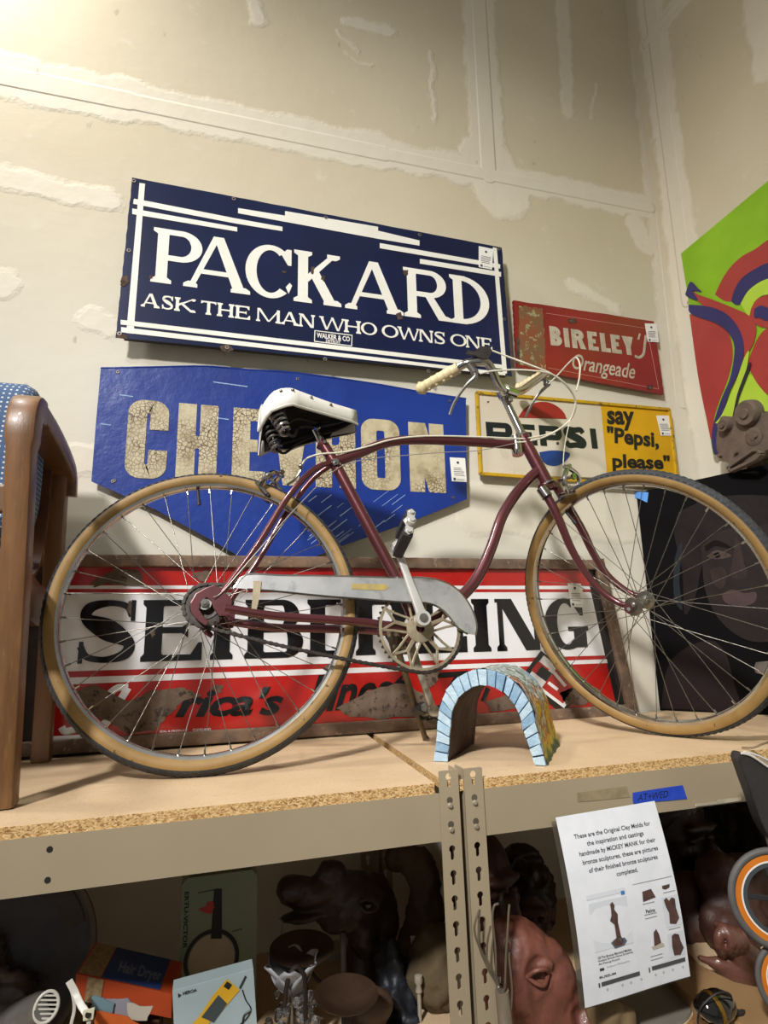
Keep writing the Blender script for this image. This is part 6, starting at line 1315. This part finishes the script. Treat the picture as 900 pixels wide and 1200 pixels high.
lm_ = MB(); q = L(710, 1188, 1.10); lm_.ball((q.x, q.y, q.z), (.035, .03, .03), 14, 10); lm_.ball((q.x, q.y, (q.z+Z)/2), (.03, .03, (q.z-Z)/2-.004), 14, 10); lm_.ball((q.x+.03, q.y, q.z-.02), (.03, .03, .035), 12, 8)
tag(remeshed(lm_, 'clay_lump', mat('tan_clay', '7c6647', '6a563b', 9, .7, bump=.002), None, .006, .008, 20, 6, 1), 'small tan clay lump directly below the paper notice', 'clay lump')
# black glossy motor with wire
mo = thing('electric_motor', 'small black glossy motor with a gold band and looped black wire', 'motor', (at(835, 1190, 2, Z+.05).x, at(835, 1190, 2, Z+.05).y, Z+.0455))
mc_ = L(838, 1186, 1.045); gl = mat('gloss_black', '0c0b0b', '141313', 6, .1, coat=1.)
mb = MB(); mb.tube(smoothpath([mc_+V((-.028, 0, -.004)), mc_+V((-.018, 0, .004)), mc_+V((.008, 0, .008)), mc_+V((.026, 0, .004)), mc_+V((.040, 0, -.004))], 3), [.010, .018, .023, .025, .026, .027, .027, .026, .024, .022, .018, .014, .010], 18); mb.build('housing', gl, mo, smooth=True)
mb = MB(); mb.lathe([(.0265, -.004), (.0285, -.002), (.0285, .003), (.0265, .005)], mc_+V((-.004, 0, .006)), (1, 0, .15), 24); mb.build('gold_band', mat('brass', 'b58a3a', 'a07a30', 10, .25, .9), mo, smooth=True)
mb = MB(); mb.tube(smoothpath([mc_+V((.03, -.01, .0)), mc_+V((.02, -.02, .034)), mc_+V((-.01, -.02, .040)), mc_+V((-.038, -.01, .018)), mc_+V((-.040, 0, -.012)), mc_+V((-.026, 0, -.03))], 6), .0018, 6); mb.tube(smoothpath([mc_+V((.038, 0, -.004)), mc_+V((.055, 0, -.012)), mc_+V((.075, .01, -.02)), mc_+V((.11, .01, -.035))], 5), .006, 8); mb.build('wire', dark, mo, smooth=True)
mb = MB(); mb.box((mc_.x-.02, mc_.y-.015, Z+.0455), (mc_.x+.02, mc_.y+.015, mc_.z-.015)); mb.build('mounting_foot', gl, mo, bevel=.002)
# wooden post with wires and nut
wp_ = thing('wired_stick', 'grey wooden stick with hex nut and stiff bent wires before the right post', 'armature', (L(590, 1198, 1.045).x, 1.045, Z))
yw = 1.042; tp_ = L(588, 1160, yw)
mb = MB(); mb.tube([tp_, V((tp_.x+.010, yw, Z-.0))], [.0115, .0135], 14); mb.build('stick', mat('grey_wood', '7d705d', '6a5e4d', 12, .8, bump=.001, stretch=(6, 6, 1)), wp_, smooth=True)
mb = MB(); mb.lathe([(.003, 0), (.0085, 0), (.0085, .009), (.003, .009)], tp_+V((-.003, -.003, .002)), (0, -.3, 1), 6); mb.build('hex_nut', chrome, wp_)
mb = MB(); mb.tube([tp_+V((-.004, 0, -.004)), tp_+V((-.004, -.002, .022))], .0028, 10); mb.build('bolt', chrome, wp_, smooth=True)
wm_ = mat('dull_wire', '8b7f6a', '75695a', 20, .4, .6)
for pix in ([(584, 1156), (572, 1135), (562, 1110), (561, 1085), (562, 1066)], [(585, 1156), (577, 1138), (566, 1118), (558, 1100), (556, 1085), (561, 1068)], [(584, 1156), (578, 1140), (571, 1130), (571, 1105), (575, 1085)], [(581, 1152), (581, 1120), (579, 1095), (577, 1075), (579, 1062), (584, 1059)], [(592, 1155), (593, 1120), (595, 1090), (596, 1070), (597, 1060)], [(598, 1190), (600, 1160), (597, 1125), (597, 1116)]):
    mb = MB(); mb.tube(smoothpath([L(a, b, yw-.004) for a, b in pix], 4), .0019, 6); mb.build('wire', wm_, wp_, smooth=True)

# ------------------------------------------------------------------ small display bicycle hanging at the right edge
yb = .955
sb = thing('miniature_bicycle', 'miniature bicycle with orange rims and a black saddle hanging at the right edge', 'model bicycle', L(905, 1130, yb))
ora = mat('orange_rim', 'c9731f', 'b8651a', 8, .35); wht = mat('white_line', 'd8d4cc', None, 5, .4)
def mini(cpx, cpy, rx, name='wheel'):
    c = L(cpx, cpy, yb); a = V((-.42, -.86, .05)).normalized(); f = V((0, 0, 1)).cross(a).normalized(); u = a.cross(f)
    r = rx; mb = MB(); mb.tube([c+(f*cos(2*pi*k/48)+u*sin(2*pi*k/48))*r for k in range(48)], r*.085, 10, closed=True); t_ = mb.build(name, mat('mini_tyre', '4d4b49', '585552', 30, .6), sb, smooth=True)
    for rr, hh, mm, nm in ((.875, .05, ora, 'orange_rim'), (.79, .052, wht, 'white_ring'), (.73, .05, mat('mini_inner', '3b4144', None, 5, .4), 'inner_ring')):
        mb = MB(); w_ = .075 if nm == 'orange_rim' else .05 if nm != 'white_ring' else .018
        revolve(mb, c, f, u, a, [(r*(rr-w_), -r*hh), (r*(rr+w_), -r*hh), (r*(rr+w_), r*hh), (r*(rr-w_), r*hh)], 48); mb.build(nm, mm, t_)
    for k in range(5):
        th = 2*pi*k/5+.55; d = f*cos(th)+u*sin(th); mb = MB(); mb.sweep([c+d*r*.1, c+d*r*.78], a, r*.06, r*.11); mb.build('spoke', dark, t_)
    mb = MB(); mb.tube([c-a*r*.16, c+a*r*.16], r*.14, 12); mb.build('hub', mat('mini_hub', 'c9c23a', None, 5, .4), t_); return c
w1 = mini(913, 1054, .078); w2 = mini(934, 1150, .062)
mb = MB(); P_ = [L(*p, yb-.02) for p in [(866, 890), (869, 883), (880, 886), (896, 897), (925, 918), (950, 960), (945, 1000), (925, 1000), (905, 985), (893, 965), (884, 940), (876, 918)]]; P_ = smoothpath(P_+[P_[0]], 3)[:-1]
mb.prism(P_, (.012, .032, 0)); sd_ = mb.build('saddle', mat('mini_black_vinyl', '252324', '312e30', 30, .45, bump=.0008), sb, bevel=.003)
mb = MB(); mb.tube(smoothpath([L(869, 882.5, yb-.022), L(880, 885.5, yb-.022), L(896, 896, yb-.022), L(925, 917, yb-.022)], 4), .0022, 6); mb.tube(smoothpath([L(872, 881, yb+.01), L(884, 884, yb+.01), L(900, 891, yb+.01), L(930, 908, yb+.01)], 4), .002, 6); mb.build('white_piping', wht, sd_, smooth=True)
mb = MB(); mb.tube([L(889, 945, yb), L(893, 962, yb)], .0035, 8); mb.build('pink_clamp', mat('pink_red', '8c3a4a', None, 5, .4), sb); mb = MB(); mb.tube([L(893, 960, yb), L(908, 1010, yb), w1], .004, 8); mb.tube([w1, w2], .005, 8); mb.tube([L(930, 960, yb), L(940, 1040, yb), w2], .005, 8); mb.build('frame', chromed, sb, smooth=True)
mb = MB(); hk = L(945, 955, yb); mb.tube(smoothpath([hk, V((hk.x, hk.y+.03, .02)), V((hk.x, YF-.006, .006)), V((hk.x, YF+.01, .004)), V((hk.x, YF+.02, .003))], 5), .002, 6); mb.build('hanging_hook', chrome, sb, smooth=True)
